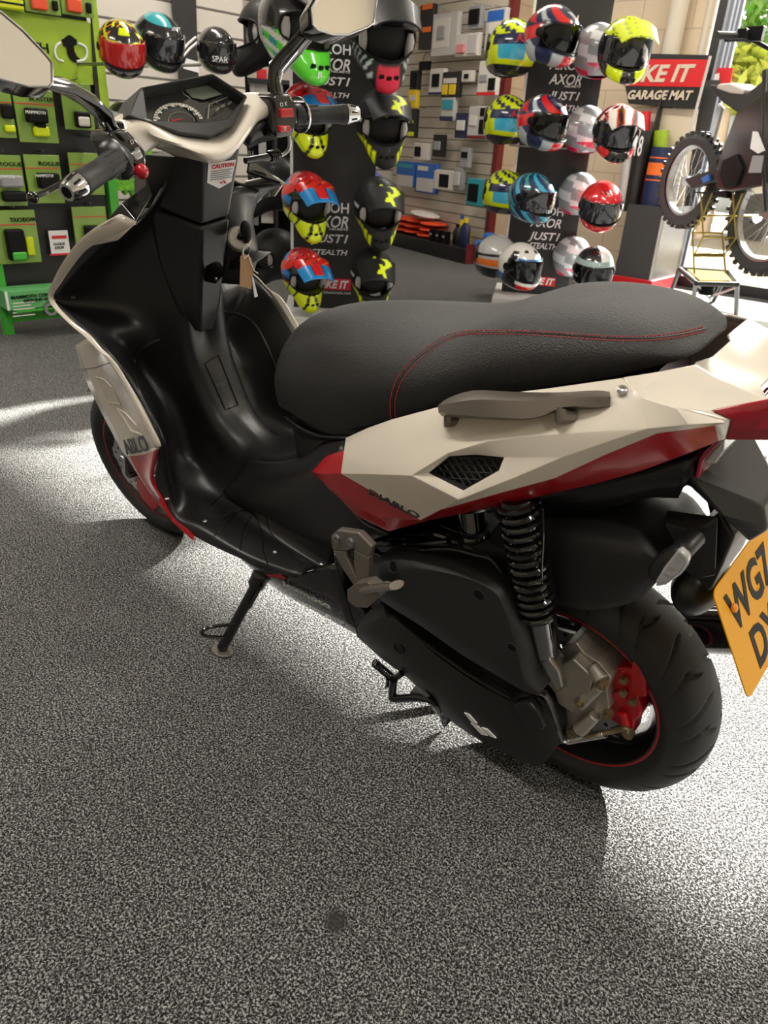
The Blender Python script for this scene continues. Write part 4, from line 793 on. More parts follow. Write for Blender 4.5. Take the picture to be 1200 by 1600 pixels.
# black banner on the slat wall, folding chair
lp_ = Pl((XL-.03, 0, 0), (-1, 0)); bn = empty('wall_banner', label='tall black banner with curved white stripes on the slatted wall', cat='banner')
mb = MB(); mb.prism([lp_.at(a, b, .02) for a, b in ((265, -30), (305, -30), (310, 135), (282, 135), (279, 118))], (-.004, 0, 0)); mb.build('banner', 'blackp', bn)
for off_ in (0, 8): 
    c_ = [lp_.at(a+off_*.3, b+off_, .028) for a, b in ((277, 93), (284, 80), (294, 68), (306, 58))]; mb = MB(); mb.tube(c_, .008, 4); mb.build('white_stripe', 'paper', bn)
mb = MB(); mb.prism([lp_.at(a, b, .026) for a, b in ((291, 91), (310, 97), (311, 114), (286, 107))], (-.002, 0, 0)); mb.build('white_patch', 'paper', bn)
ch = empty('folding_chair', label='black folding chair hung on the slatted wall left of the right mirror', cat='chair'); cp = Pl((5.0, -3.0, 0), (-.8, .6)); 
mb = MB(); mb.prism(rounded(*[cp.at(a, b) for a, b in ((366, 84), (410, 88), (408, 30), (366, 24))], .04), (-.02, .01, 0)); mb.build('seat_back', 'blackp', ch); mb = MB(); mb.tube([cp.at(374, 60, .02), cp.at(382, 110, .02), cp.at(390, 150, .02), cp.at(398, 230, .02)], .012, 8); mb.build('leg', 'ink', ch)
# shelving with boxes in the alcove
sv = empty('shelf_unit', label='black shelving with boxes between the scooter and the left helmet stand', cat='shelving'); sp_ = Pl((4.95, -3.1, 0), (-.76, .65)); 
a_, b_ = sp_.at(352, 300), sp_.at(470, 300); n_ = Vector(sp_.n); mb = MB()
for z in (.12, .48, .86, 1.22, 1.42): mb.prism([Vector((a_.x, a_.y, z)), Vector((b_.x, b_.y, z)), Vector((b_.x, b_.y, z+.03)), Vector((a_.x, a_.y, z+.03))], -n_*.4)
for t in (0, .33, .66, 1): p = a_+(b_-a_)*t; mb.box((p.x, p.y, .72), (.03, .03, 1.44))
mb.prism([Vector((a_.x, a_.y, 0)), Vector((b_.x, b_.y, 0)), Vector((b_.x, b_.y, 1.42)), Vector((a_.x, a_.y, 1.42))], -n_*.4) if False else None
mb.build('shelf_frame', 'blackp', sv); mb = MB(); mb.prism([Vector((a_.x, a_.y, .1))-n_*.4, Vector((b_.x, b_.y, .1))-n_*.4, Vector((b_.x, b_.y, 1.42))-n_*.4, Vector((a_.x, a_.y, 1.42))-n_*.4], -n_*.01); mb.build('back_panel', 'ink', sv)
for i, (x0, y0, x1, y1, c_, dsc) in enumerate(((401, 108, 417, 128, 'redbright', 'bright red box on the top shelf beside the mirror stalk'), (368, 112, 384, 128, 'ink', 'dark box with a yellow label on the top shelf'), (384, 128, 398, 146, 'whiteb', 'white box under the bright red one'), (398, 130, 418, 148, 'silver', 'pale grey box under the bright red one, right'), (404, 222, 416, 246, 'silver', 'grey box below the right switch housing'), (376, 254, 392, 276, 'cardb', 'brown box behind the steering cover'), (394, 262, 408, 290, 'whiteb', 'white box beside the brake cable'), (408, 328, 432, 349, 'whiteb', 'cream box on the low shelf by the ignition'), (438, 280, 452, 300, 'cardb', 'brown box at the right of the shelving'), (392, 335, 404, 352, 'greyp', 'grey box on the low shelf left of the cream one'))):
    q = sp_.rect(x0, y0, x1, y1, -.05); mb = MB(); mb.prism(q, -n_*.2); o = mb.build('stock_box', c_, bevel=.003); setp(o, dsc, 'box')
r = empty('round_badge', label='dark badge sign with pale lettering under the handlebar cover', cat='sign'); mb = MB(); q = sp_.rect(380, 226, 399, 249, .02); mb.prism(rounded(*q, .03), -n_*.01); mb.build('badge', 'ink', r); sp_.text('BELL', 383, 398, 243, 236, 'silver', r, off=.025)
# ================================================================== THE SCOOTER
bike = empty('motor_scooter', rot=(LEAN, 0, 0), label='white, red and black motor scooter leaning on its side stand in the foreground', cat='scooter')
RAKE = radians(27); WB = 1.332
def steer_pt(v, deg=3.85):
    ax = Vector((-sin(RAKE), 0, cos(RAKE))); P0 = Vector((WB, 0, .237))-.08*Vector((cos(RAKE), 0, sin(RAKE)))
    return Matrix.Rotation(radians(deg), 3, ax)@(Vector(v)-P0)+P0
def steer(mb, n0=0):
    mb.v[n0:] = [tuple(steer_pt(v)) for v in mb.v[n0:]]; return mb

# ---- wheels
def tyre(name, c, R, w_, h, rin, rw, st=False, na=960, nm=64):
    mb = MB(); V = []; prof = []
    for j in range(nm+1):
        t = -1+2*j/nm
        if abs(t) > .72:                                   # sidewall
            s = (abs(t)-.72)/.28; y = w_*(1-.0)-(w_-rw)*s**1.6; r = (R-h)-(R-h-rin)*s
        else:
            a = t/.72*pi/2; y = w_*sin(a); r = R-h+h*max(cos(a), 0)**.85
            y = math.copysign(abs(y), t)
        prof.append((math.copysign(abs(y), t), r, t))
    rep = 14
    for i in range(na):
        A = 2*pi*i/na
        for (y, r, t) in prof:
            d = 0
            if abs(t) < .70:
                q = abs(t)/.70; sgn = 1 if t > 0 else -1
                for (ph, q0, q1, sl) in ((0.0, .05, .92, .55), (.38, .30, .88, .5), (.68, .12, .5, -.35)):
                    if q0 < q < q1:
                        pc = ph+sl*(q**1.3)+(.5 if sgn < 0 else 0)
                        u = (A*rep/(2*pi)-pc) % 1.0; u = min(u, 1-u)
                        wd = .045*min(1, (q-q0)*9, (q1-q)*9)
                        if u < wd: d = .0062*min(1, (1-u/wd)*2.2)
            V.append((c[0]+(r-d)*cos(A), c[1]+y, c[2]+(r-d)*sin(A)))
    k = nm+1; F = [(i*k+j, i*k+j+1, ((i+1) % na)*k+j+1, ((i+1) % na)*k+j) for i in range(na) for j in range(nm)]
    mb.add(V, F)
    if st: steer(mb)
    return mb.build(name, 'rubber', bike, smooth=True, auto=70)
RC = (0, 0, .242); FC = (WB, 0, .237)
def rim(c, y0, name, st, nsp=5, R=.168):
    mb = MB(); Y = (0, 1, 0)
    mb.lathe([(-y0, R-.004), (-y0, R+.002), (-y0+.006, R), (-y0+.012, R-.012), (-.02, R-.024), (.02, R-.024), (y0-.012, R-.012), (y0-.006, R), (y0, R+.002), (y0, R-.006), (y0-.012, R-.018), (.02, R-.030), (-.02, R-.030), (-y0+.012, R-.018)], c, Y, 72, close=True)
    mb.lathe([(-.035, .018), (-.035, .038), (.035, .038), (.035, .018)], c, Y, 32)
    for k in range(nsp):
        a = 2*pi*k/nsp+.35
        for da in (-.17, .17):
            p0 = Vector(c)+Vector((cos(a), 0, sin(a)))*.03; p1 = Vector(c)+Vector((cos(a+da*.6), 0, sin(a+da*.6)))*.085; p2 = Vector(c)+Vector((cos(a+da), 0, sin(a+da)))*(R-.024)
            mb.tube([p0, p1, p2], [.011, .010, .012], 8, flat=.8)
    if st: steer(mb)
    o = mb.build(name, 'rimblack', bike, smooth=True)
    s = MB(); 
    for sy in (-1, 1): s.lathe([(sy*(y0+.0005), R-.0035), (sy*(y0+.0012), R-.001), (sy*(y0+.0005), R+.0015)], c, Y, 96)
    if st: steer(s)
    s.build('rim_stripe', 'red', o, smooth=True)
    return o
tyre('rear_tyre', RC, .242, .062, .055, .166, .048)
rr = rim(RC, .050, 'rear_rim', False)
tyre('front_tyre', FC, .237, .058, .052, .163, .042, st=True, na=420, nm=36)
rf = rim(FC, .045, 'front_rim', True, R=.165)
def disc(c, y, ro, ri, name, st):
    mb = MB(); n = 120; V = []
    for i in range(n):
        a = 2*pi*i/n; r = ro+.004*(1 if sin(a*8) > 0 else -1)*min(1, abs(sin(a*8))*2.5)
        for (rad, yy) in ((r, y-.002), (r, y+.002), (ri-.003*abs(sin(a*4)), y+.002), (ri-.003*abs(sin(a*4)), y-.002)): V.append((c[0]+rad*cos(a), yy, c[2]+rad*sin(a)))
    F = [(i*4+j, i*4+(j+1) % 4, ((i+1) % n)*4+(j+1) % 4, ((i+1) % n)*4+j) for i in range(n) for j in range(4)]
    mb.add(V, F)
    for k in range(6):
        a = k*pi/3; mb.tube([(c[0]+.03*cos(a), y, c[2]+.03*sin(a)), (c[0]+ri*cos(a+.2), y, c[2]+ri*sin(a+.2))], .006, 8)
    for k in range(24):
        a = k*pi/12; rr_ = ri+(ro-ri)*(.35+.3*(k % 2)); p = (c[0]+rr_*cos(a), y, c[2]+rr_*sin(a)); mb.lathe([(-.0024, 0.0001), (-.0024, .004), (.0024, .004), (.0024, .0001)], p, (0, 1, 0), 8, mi=1)
    if st: steer(mb)
    return mb.build(name, ['steel', 'ink'], bike, smooth=True)
disc(RC, .022, .110, .078, 'rear_brake_disc', False)
disc(FC, .055, .108, .076, 'front_brake_disc', True)
# front fork, caliper, axle
mb = MB()
for sy in (-1, 1):
    mb.tube([(WB+.01, sy*.075, .235), (WB-.02, sy*.075, .30), (WB-.16, sy*.07, .60)], [.02, .02, .019], 14)
    mb.lathe([(-.012, .001), (-.012, .017), (.012, .013), (.012, .001)], (WB, sy*.082, .237), (0, 1, 0), 16)
steer(mb); mb.build('front_fork', 'gloss', bike, smooth=True)
mb = MB(); q = [B(213, 745, .085), B(228, 752, .085), B(240, 770, .085), B(248, 790, .085), B(238, 798, .085), B(222, 780, .085), B(212, 762, .085)]
mb.prism(q, (0, -.03, 0)); mb.build('front_brake_caliper', 'calred', bike, bevel=.004)
# front mudguard
mb = MB(); rows = []
for i in range(12):
    a = radians(68+i*9); rows.append([(FC[0]+.262*cos(a)*1.0, y, FC[2]+.262*sin(a)-abs(y)**2*3.5) for y in (-.075, -.05, 0, .05, .075)])
mb.grid(rows); steer(mb); mb.build('front_mudguard', 'plastic', bike, smooth=True, solid=.004)

# ---- gearbox, caliper, hose
mb = MB()
out = [(870, 1022), (885, 1008), (900, 1004), (912, 1020), (935, 1035), (955, 1060), (948, 1078), (952, 1108), (935, 1128), (912, 1143), (890, 1150), (872, 1140), (858, 1112), (845, 1090), (850, 1055)]
mb.prism([B(a, b, .085) for a, b in out], (0, -.06, 0))
out2 = [(875, 1040), (895, 1030), (925, 1058), (920, 1085), (895, 1115), (872, 1100), (862, 1070)]
mb.prism([B(a, b, .105) for a, b in out2], (0, -.03, 0))
for (a, b, c, d) in ((905, 1098, 936, 1072), (905, 1140, 930, 1118), (868, 1070, 880, 1045), (940, 1062, 925, 1040)):
    mb.tube([B(a, b, .10), B(c, d, .092)], [.014, .010], 14)
gb = mb.build('gearbox_casing', 'alu', bike, bevel=.006, seg=3)
for (a, b, y) in ((905, 1099, .112), (870, 1074, .120), (912, 1143, .10), (893, 1147, .10), (939, 1071, .108), (948, 1118, .09), (853, 1052, .125)):
    m_ = MB(); p = B(a, b, y); m_.lathe([(-.01, .0001), (-.01, .0085), (.001, .0085), (.001, .0055), (.006, .0055), (.006, .0001)], p, (0, 1, 0), 12); m_.build('gearbox_bolt', 'bolt', gb, smooth=True)
mb = MB(); cq = [(950, 1047), (968, 1043), (985, 1045), (988, 1030), (1000, 1040), (1008, 1066), (1010, 1090), (996, 1090), (1004, 1112), (1000, 1122), (992, 1128), (988, 1150), (970, 1150), (965, 1132), (950, 1122), (940, 1098), (944, 1082), (952, 1072)]
mb.prism([B(a, b, .062) for a, b in cq], (0, -.035, 0)); rc = mb.build('rear_brake_caliper', 'calred', bike, bevel=.004, seg=3)
m_ = MB(); m_.lathe([(-.005, .0001), (-.005, .014), (.008, .012), (.008, .0001)], B(972, 1087, .062), (0, 1, 0), 20); m_.tube([B(972, 1112, .066), B(979, 1135, .066)], [.008, .0075], 12); m_.build('caliper_boss', 'calred', rc, smooth=True)
for (a, b) in ((974, 1064), (973, 1084), (988, 1098)):
    m_ = MB(); m_.lathe([(-.004, .0001), (-.004, .0075), (.003, .0065), (.003, .0001)], B(a, b, .072), (0, 1, 0), 6); m_.build('caliper_bolt', 'bolt', rc)
m_ = MB(); hp = spline([B(982, 1148, .07), B(978, 1138, .075), B(960, 1142, .075), B(930, 1148, .085), B(895, 1157, .09), B(872, 1158, .09)], 6); m_.tube(hp, .0045, 10); m_.lathe([(-.006, .0001), (-.006, .009), (.006, .009), (.006, .0001)], B(982, 1146, .07), (0, 1, 0), 12)
bh = m_.build('brake_hose', 'bolt', bike, smooth=True)
def coil(path, r, wire, turns, npt=14, name='', m='', par=None, r1=None):
    p0, p1 = Vector(path[0]), Vector(path[1]); ax = (p1-p0).normalized(); u = ax.orthogonal().normalized(); v = ax.cross(u); P = []
    N = int(turns*npt)
    for i in range(N+1):
        t = i/N; rad = r+((r1 or r)-r)*t; a = 2*pi*turns*t; P.append(p0+(p1-p0)*t+rad*(cos(a)*u+sin(a)*v))
    c = MB(); c.tube(P, wire, 8); return c.build(name, m, par, smooth=True)
coil([B(885, 1157, .09), B(945, 1146, .08)], .0068, .0012, 22, name='hose_spring', m='steel', par=bh)
m_ = MB(); m_.tube(spline([B(843, 1083, .12), B(852, 1085, .125), B(864, 1110, .118), B(876, 1150, .105), B(884, 1157, .1)], 4), .008, 10, flat=.6); m_.build('hose_bracket', 'steel', bike, smooth=True)

# ---- shock absorber
s0, s1 = Vector(B(808, 775, .150)), Vector(B(856, 1042, .128)); L = (s1-s0).length; ax = (s1-s0).normalized()
sh = MB(); sh.lathe([(0, .001), (0, .024), (.008, .026), (.012, .018), (L*.30, .018), (L*.62, .019), (L*.63, .026), (L*.645, .028), (L*.66, .028)], s0, ax, 24)
sh = sh.build('shock_absorber', 'gloss', bike, smooth=True)
coil([s0+ax*.006, s0+ax*L*.645], .0265, .0052, 13.5, npt=20, name='coil_spring', m='gloss', par=sh)
m_ = MB(); m_.lathe([(L*.66, .001), (L*.66, .0205), (L*.9, .0195), (L*.905, .013), (L*.94, .013), (L*.94, .001)], s0, ax, 28); m_.build('shock_body', mat('dark_chrome', (.30, .30, .31), .14, 1), sh, smooth=True)
m_ = MB(); m_.prism([B(842, 1035, .146), B(858, 1030, .146), B(872, 1050, .146), B(878, 1075, .146), B(868, 1078, .146), B(852, 1048, .146)], (0, -.01, 0)); m_.lathe([(-.03, .0001), (-.03, .015), (.008, .015), (.008, .0001)], s1, (0, 1, 0), 20)
m_.build('shock_mount', 'steel', sh, bevel=.002)
coil([B(843, 795, .16), B(858, 1000, .14)], .004, .0015, 1, name='breather_cable', m='gloss', par=bike)

# ---- transmission cover (lower), air filter box (upper)
def slab(name, pts, y, depth, m, par=bike, bevel=.012, inset=None, seg=4, top=None, dy=None):
    mb = MB(); P = [B(a, b, y if len(q) == 0 else q[0]) for a, b, *q in pts]; mb.prism(P, (0, -depth, 0)); return mb.build(name, m, par, bevel=bevel, seg=seg)
# air filter box: outline curve front face inset & raised
def blister(name, outer, yo, inner, yi, depth, m, par=bike, k=3, bevel=.003):
    n = len(outer); mb = MB(); O = spline([B(a, b, yo) for a, b in outer], k, True); I = spline([B(a, b, yi) for a, b in inner], k, True)
    Md = [tuple(o_*.35+i_*.65+(0 if ax_ != 1 else (yi-yo)*.22) for ax_, (o_, i_) in enumerate(zip(o, i))) for o, i in zip(O, I)]
    Bk = [(x, y-depth, z) for x, y, z in O]; N = len(O); mb.v = Bk+O+Md+I
    for r in range(3):
        for j in range(N): mb.f.append((r*N+j, r*N+(j+1) % N, (r+1)*N+(j+1) % N, (r+1)*N+j))
    mb.f.append(tuple(range(3*N, 4*N))); mb.f.append(tuple(range(N))[::-1]); mb.m = [0]*len(mb.f)
    return mb.build(name, m, par, smooth=True, auto=35)
ab_o = [(582, 880), (600, 868), (640, 862), (700, 872), (745, 884), (790, 905), (808, 935), (830, 990), (842, 1060), (845, 1082), (828, 1084), (800, 1070), (770, 1052), (720, 1022), (660, 980), (605, 945), (588, 930), (578, 905)]
ab_i = [(610, 900), (622, 892), (650, 888), (700, 896), (740, 908), (772, 925), (785, 945), (798, 985), (812, 1040), (815, 1060), (805, 1058), (790, 1048), (765, 1030), (722, 1000), (675, 968), (635, 942), (618, 928), (608, 912)]
ab = blister('air_filter_box', ab_o, .150, ab_i, .178, .07, 'plastic2')
for (a, b, rr_) in ((748, 930, .010), (800, 1012, .008), (615, 886, .010)):
    abv = bvh_of(ab); p = on(abv, a, b, 0); q1, q2 = on(abv, a+3, b, 0), on(abv, a, b+3, 0); nn_ = (q1-p).cross(q2-p).normalized(); nn_ = nn_ if nn_.y > 0 else -nn_
    m_ = MB(); m_.lathe([(-.003, rr_*1.2), (.0008, rr_*1.15), (.0008, rr_*.95), (-.003, rr_*.8)], p, nn_, 24); rc0 = m_.build('screw_recess', 'plastic2', ab, smooth=True); m_ = MB(); m_.lathe([(.0004, .0001), (.0004, rr_*.97)], p, nn_, 24); m_.build('recess_hole', 'ink', rc0)
m_ = MB(); m_.grid(net([BR([(655, 862, .15), (700, 858, .15), (745, 868, .15), (768, 874, .148), (790, 905, .145)]), BR([(662, 850, .12), (710, 850, .11), (750, 862, .11), (775, 876, .11), (800, 910, .11)]), BR([(680, 842, .05), (720, 845, .05), (760, 862, .05), (785, 876, .05), (812, 915, .05)])], 3, 3))
m_.build('air_box_top', 'gloss', bike, smooth=True, solid=.006)
m_ = MB(); m_.tube(spline([B(737, 800, .07), B(740, 830, .08), B(738, 852, .09), B(735, 870, .09)], 5), .022, 18); ih = m_.build('intake_hose', 'gloss', bike, smooth=True)
for (a, b) in ((741, 826), (739, 856)):
    m_ = MB(); m_.lathe([(-.004, .0225), (-.004, .0245), (.004, .0245), (.004, .0225)], B(a, b, .083), (0.1, .1, 1), 20, close=True); m_.build('hose_clamp', 'steel', ih, smooth=True)
m_ = MB()
for (pts, r_) in (([(640, 838, .1), (680, 835, .11), (720, 850, .1)], .006), ([(560, 850, .12), (620, 842, .12), (690, 850, .11)], .008), ([(600, 848, .13), (650, 850, .13), (700, 846, .12)], .005), ([(575, 860, .1), (640, 856, .1), (700, 862, .1)], .012)):
    m_.tube(spline(BR(pts), 6), r_, 8)
m_.build('cable_bundle', 'gloss', bike, smooth=True)
# kick-start / variator cover
ec_o = [(555, 985), (590, 945), (620, 960), (700, 1022), (770, 1066), (800, 1080), (845, 1092), (866, 1120), (870, 1152), (862, 1178), (842, 1198), (822, 1192), (770, 1168), (720, 1138), (690, 1112), (640, 1062), (600, 1032), (575, 1010)]
ec_i = [(585, 985), (602, 965), (622, 975), (690, 1030), (740, 1065), (785, 1095), (815, 1118), (835, 1140), (838, 1155), (832, 1165), (822, 1172), (812, 1170), (770, 1150), (735, 1125), (700, 1092), (655, 1048), (625, 1020), (600, 1000)]
ec = blister('transmission_cover', ec_o, .120, ec_i, .140, .07, 'plastic2')
m_ = MB(); m_.tube([B(a, b, .141) for a, b in ((612, 962), (660, 1000), (730, 1050), (800, 1090))], .006, 8, flat=.5); m_.build('cover_rib', 'plastic2', ec, smooth=True)
m_ = MB(); m_.prism([B(a, b, .143) for a, b in ((800, 1100), (822, 1096), (836, 1110), (850, 1140), (840, 1146), (815, 1135))], (0, -.02, 0)); m_.build('cover_boss', 'plastic', ec, bevel=.006)
m_ = MB(); m_.lathe([(-.003, .014), (.0015, .013), (.0015, .011), (-.002, .0105), (-.002, .0001)], B(623, 1013, .141), (0, 1, 0), 20); m_.build('cover_plug', 'gloss', ec, smooth=True)
lg = MB()
for q in ([(725, 1114), (733, 1117), (745, 1131), (737, 1129)], [(735, 1130), (745, 1134), (762, 1150), (752, 1148)], [(752, 1137), (761, 1140), (775, 1154), (766, 1151)]): lg.prism([B(a, b, .1425) for a, b in q], (0, -.004, 0))
lg.build('maker_emblem', 'inkwhite', ec)
# belly panel and frame mass behind the covers
m_ = MB(); m_.grid(net([BR([(372, 868, .2), (420, 890, .19), (470, 895, .18), (525, 880, .165)]), BR([(400, 893, .18), (440, 912, .175), (490, 925, .17), (540, 930, .16)]), BR([(412, 905, .15), (445, 928, .15), (500, 958, .145), (558, 990, .14)])], 4, 4))
bp_ = pair(m_, 'belly_panel', 'gloss', smooth=True, solid=.004)
m_ = MB(); m_.prism([B(a, b, .188) for a, b in ((408, 890), (436, 894), (448, 905), (420, 902))], (0, -.004, 0)); m_.build('belly_stripe', 'red', bp_)
tx = text('maker_lettering', 'lexmoto', .036, B(443, 915, .183), Vector(B(486, 935, .170))-Vector(B(444, 914, .180)), (0, .35, 1), 'inkwhite', bp_, bold=.0006, shear=.15)
m_ = MB(); m_.prism([B(a, b, .12) for a, b in ((470, 890), (560, 850), (600, 870), (600, 960), (562, 992), (520, 960))], (0, -.24, 0)); m_.build('engine_block', 'gloss', bike, bevel=.01)
m_ = MB(); m_.box((.30, 0, .30), (.30, .20, .16)); m_.box((.30, -.02, .42), (.40, .16, .16)); m_.tube([(.45, -.07, .25), (.2, -.12, .2), (-.05, -.16, .26), (-.25, -.17, .36)], [.02, .03, .045, .045], 16)
m_.build('engine_and_silencer', 'gloss', bike, bevel=.02)

# ---- seat
ST = [(.668, .015, .640, .665), (.660, .05, .628, .700), (.640, .085, .630, .742), (.610, .107, .640, .778), (.57, .122, .648, .803), (.50, .138, .652, .826), (.42, .149, .668, .838), (.34, .152, .702, .846),
      (.27, .152, .735, .852), (.21, .149, .765, .866), (.16, .145, .790, .888), (.10, .139, .816, .912), (.03, .128, .842, .924), (-.03, .112, .862, .925), (-.07, .096, .878, .918), (-.10, .075, .888, .905), (-.113, .045, .893, .898)]
ST = list(reversed(ST)); P4 = spline([tuple(s) for s in ST], 4); rows = []
NS = 28
for (x, w_, zb, zt) in P4:
    row = []; kf = min(1, max(0, (x-.28)/.25)); e = 3.3-1.0*kf
    H = max(zt-zb, .004)
    for j in range(NS+1):
        a = pi*j/NS; c_, s_ = cos(a), sin(a)
        y = w_*math.copysign(abs(c_)**(2/e), c_); z = zb+H*abs(s_)**(2/(e*.9)); y *= (.90+.10*min(1, (z-zb)/(H*.45)))
        row.append((x, y, z))
    rows.append(row)
m_ = MB(); m_.grid(rows); n = len(rows); m_.v += []
k = NS+1; m_.f += [tuple(range(k)), tuple(range((n-1)*k, n*k))[::-1]]; m_.m += [0, 0]
for i in range(n-1): m_.f.append((i*k, (i+1)*k, (i+1)*k+NS, i*k+NS)); m_.m.append(0)
seat = m_.build('seat', 'seat', bike, smooth=True, auto=60)
sb = bvh_of(seat)
st = MB()
seam1 = [(612, 656), (610, 640), (612, 615), (622, 590), (640, 566), (665, 545), (695, 526), (730, 518), (790, 517), (850, 519), (910, 523), (960, 526), (1010, 526), (1060, 520), (1100, 511)]
seam2 = [(619, 656), (617, 640), (619, 618), (629, 594), (647, 571), (671, 550), (700, 531), (732, 523), (790, 522), (850, 525), (910, 529), (960, 532), (1010, 532), (1060, 527), (1103, 517)]
seam3 = [(470, 520), (455, 548), (445, 575), (438, 600), (434, 625)]
for sm in (seam1, seam2):
    P = spline([(a, b, 0) for a, b in sm], 16)
    for i in range(0, len(P)-1, 2):
        a, b = on(sb, *P[i][:2], .0006), on(sb, *P[i+1][:2], .0006)
        if a and b and (a-b).length < .03: st.tube([a, b], .0008, 5)
st.build('red_stitching', 'thread', seat)
crease = MB(); P = [on(sb, a, b, -.0008) for a, b, c in spline([(a, b, 0) for a, b in [(x+3.5, y+2.5) for x, y in seam1]], 6)]; P = [p for p in P if p]
crease.tube(P, .0018, 6); crease.build('seat_piping', 'plastic2', seat)
# seat base and inner body
def core(name, stn, m, par=bike):
    mb = MB(); rows = []
    for (x, w_, zb, zt) in stn: rows.append([(x, w_*c_, (zb+zt)/2+(zt-zb)/2*s_) for c_, s_ in [(math.copysign(abs(cos(a))**.45, cos(a)), math.copysign(abs(sin(a))**.45, sin(a))) for a in [2*pi*j/24 for j in range(25)]]])
    mb.grid(rows); k = 25; n = len(rows); mb.f += [tuple(range(24)), tuple(range((n-1)*k, (n-1)*k+24))[::-1]]; mb.m += [0, 0]
    return mb.build(name, m, par, smooth=True, auto=50, weld=True)
core('underseat_body', [(.60, .085, .47, .655), (.55, .10, .46, .665), (.45, .12, .45, .68), (.32, .125, .52, .73), (.2, .125, .60, .79), (.1, .12, .64, .83), (0, .10, .70, .85), (-.07, .07, .76, .86)], 'plastic')
# mud liner behind shock / under tail
m_ = MB(); m_.grid(net([BR([(760, 800, .12), (850, 778, .11), (930, 760, .10), (1010, 738, .095), (1090, 715, .085)]), BR([(850, 775, .08), (865, 790, .075), (930, 795, .07), (1010, 776, .075), (1060, 776, .07)])], 4, 1)); pair(m_, 'under_tail_liner', 'plastic', smooth=True, solid=.006)

# ---- side fairings (facets: white top, red flash)
FV = dict(t0=(540, 684, .150), t1=(575, 668, .150), t2=(612, 655, .152), t3=(690, 634, .152), t4=(760, 618, .148), t5=(860, 606, .138), t6=(972, 590, .118), u6=(998, 619, .142), u7=(1054, 637, .150), u8=(1127, 656, .128), tA=(986, 606, .130),
    f0=(537, 703, .165), f1=(533, 740, .180), c1=(643, 743, .212), ca=(590, 741, .2), c2=(700, 708, .200), c2b=(760, 690, .193), c3=(820, 682, .187), c3b=(915, 675, .175), c4=(1010, 670, .165), c5=(1137, 660, .135), c4b=(1075, 664, .15),
    l2=(717, 781, .210), l3=(800, 748, .200), l4=(880, 714, .185), l5=(945, 692, .175),
    w2b=(600, 779, .185), w3=(657, 813, .190), w3b=(690, 796, .198), w4=(867, 747, .180), w5=(947, 710, .166), w6=(1027, 677, .156), w4b=(790, 768, .195),
    r0=(487, 737, .160), r0b=(510, 712, .158), r1=(520, 780, .168), r1b=(560, 808, .172), r2=(607, 831, .176), i0=(505, 741, .170), i1=(598, 808, .183), r3=(667, 814, .176), r4=(800, 786, .160), r4b=(735, 800, .168), r4c=(870, 770, .15), r5=(1000, 737, .132), r5b=(935, 755, .14), r6=(1123, 690, .112), r7=(1120, 664, .13), r5c=(1060, 715, .122),
    e1=(1142, 655, .122), e2=(1134, 686, .108), g1=(670, 739, .200), g2=(703, 713, .196), g3=(787, 715, .190), g4=(779, 735, .194), g5=(724, 766, .203), g3b=(745, 711, .193))
FF = [('t0 t1 ca f1 f0', 0), ('t1 t2 t3 c1 ca', 0), ('t3 c2 c1', 0), ('t3 t4 c2b c2', 0), ('t4 t5 c3 c2b', 0), ('t5 t6 tA c3b c3', 0), ('tA u6 c4 c3b', 0), ('u6 u7 c4b c4', 0), ('u7 u8 c5 c4b', 0),
      ('f1 ca c1 w3 w2b', 0), ('c1 l2 w3b w3', 0), ('c1 c2 g2 g1', 0), ('c1 g1 g5 l2', 0), ('c2 c2b g3b g2', 0), ('c2b c3 l4 g3 g3b', 0), ('g3 l4 l3 g4', 0), ('g4 l3 l2 g5', 0), ('c3 c3b l5 l4', 0), ('c3b c4 l5', 0),
      ('l2 l3 w4b w3b', 0), ('l3 l4 w4 w4b', 0), ('l4 l5 w5 w4', 0), ('l5 c4 w6 w5', 0), ('c4 c4b c5 r7 w6', 0),
      ('f0 f1 i0 r0 r0b', 1), ('f1 w2b i0', 1), ('i0 w2b w3 i1', 1), ('r0 i0 i1 r2 r1b r1', 1), ('i1 w3 r3 r2', 1), ('w3 w3b r3', 1), ('w3b w4b r4 r4b r3', 1), ('w4b w4 r4c r4', 1), ('w4 w5 r5 r5b r4c', 1), ('w5 w6 r5c r5', 1), ('w6 r7 r6 r5c', 1), ('r7 c5 u8 e1 e2 r6', 0)]
def facets(name, V, F, mats, par, mirrored=False, solid=.004, bevel=.004, keep=1):
    mb = MB(); idx = {}; 
    for k_, q in V.items():
        p = B(*q); idx[k_] = len(mb.v); mb.v.append(mir(p) if mirrored else p)
    for f, m__ in F: mb.f.append(tuple(idx[t] for t in f.split())); mb.m.append(m__)
    me = bpy.data.meshes.new(name); me.from_pydata(mb.v, [], mb.f); me.polygons.foreach_set('material_index', mb.m)
    for q in mats: me.materials.append(M[q])
    bm = bmesh.new(); bm.from_mesh(me); bmesh.ops.recalc_face_normals(bm, faces=bm.faces)
    c = sum((f.calc_center_median().y*f.normal.y for f in bm.faces))
    if c*(1 if True else 1) < 0: bmesh.ops.reverse_faces(bm, faces=bm.faces)
    bmesh.ops.triangulate(bm, faces=[f for f in bm.faces if len(f.verts) > 4]); bm.to_mesh(me); bm.free()
    me.polygons.foreach_set('use_smooth', [True]*len(me.polygons))
    o = bpy.data.objects.new(name, me); COL.objects.link(o); o.parent = par
    q = o.modifiers.new('sol', 'SOLIDIFY'); q.thickness = solid; q.offset = -1
    q = o.modifiers.new('bev', 'BEVEL'); q.width = bevel; q.segments = 3; q.limit_method = 'ANGLE'; q.angle_limit = radians(17)
    return o
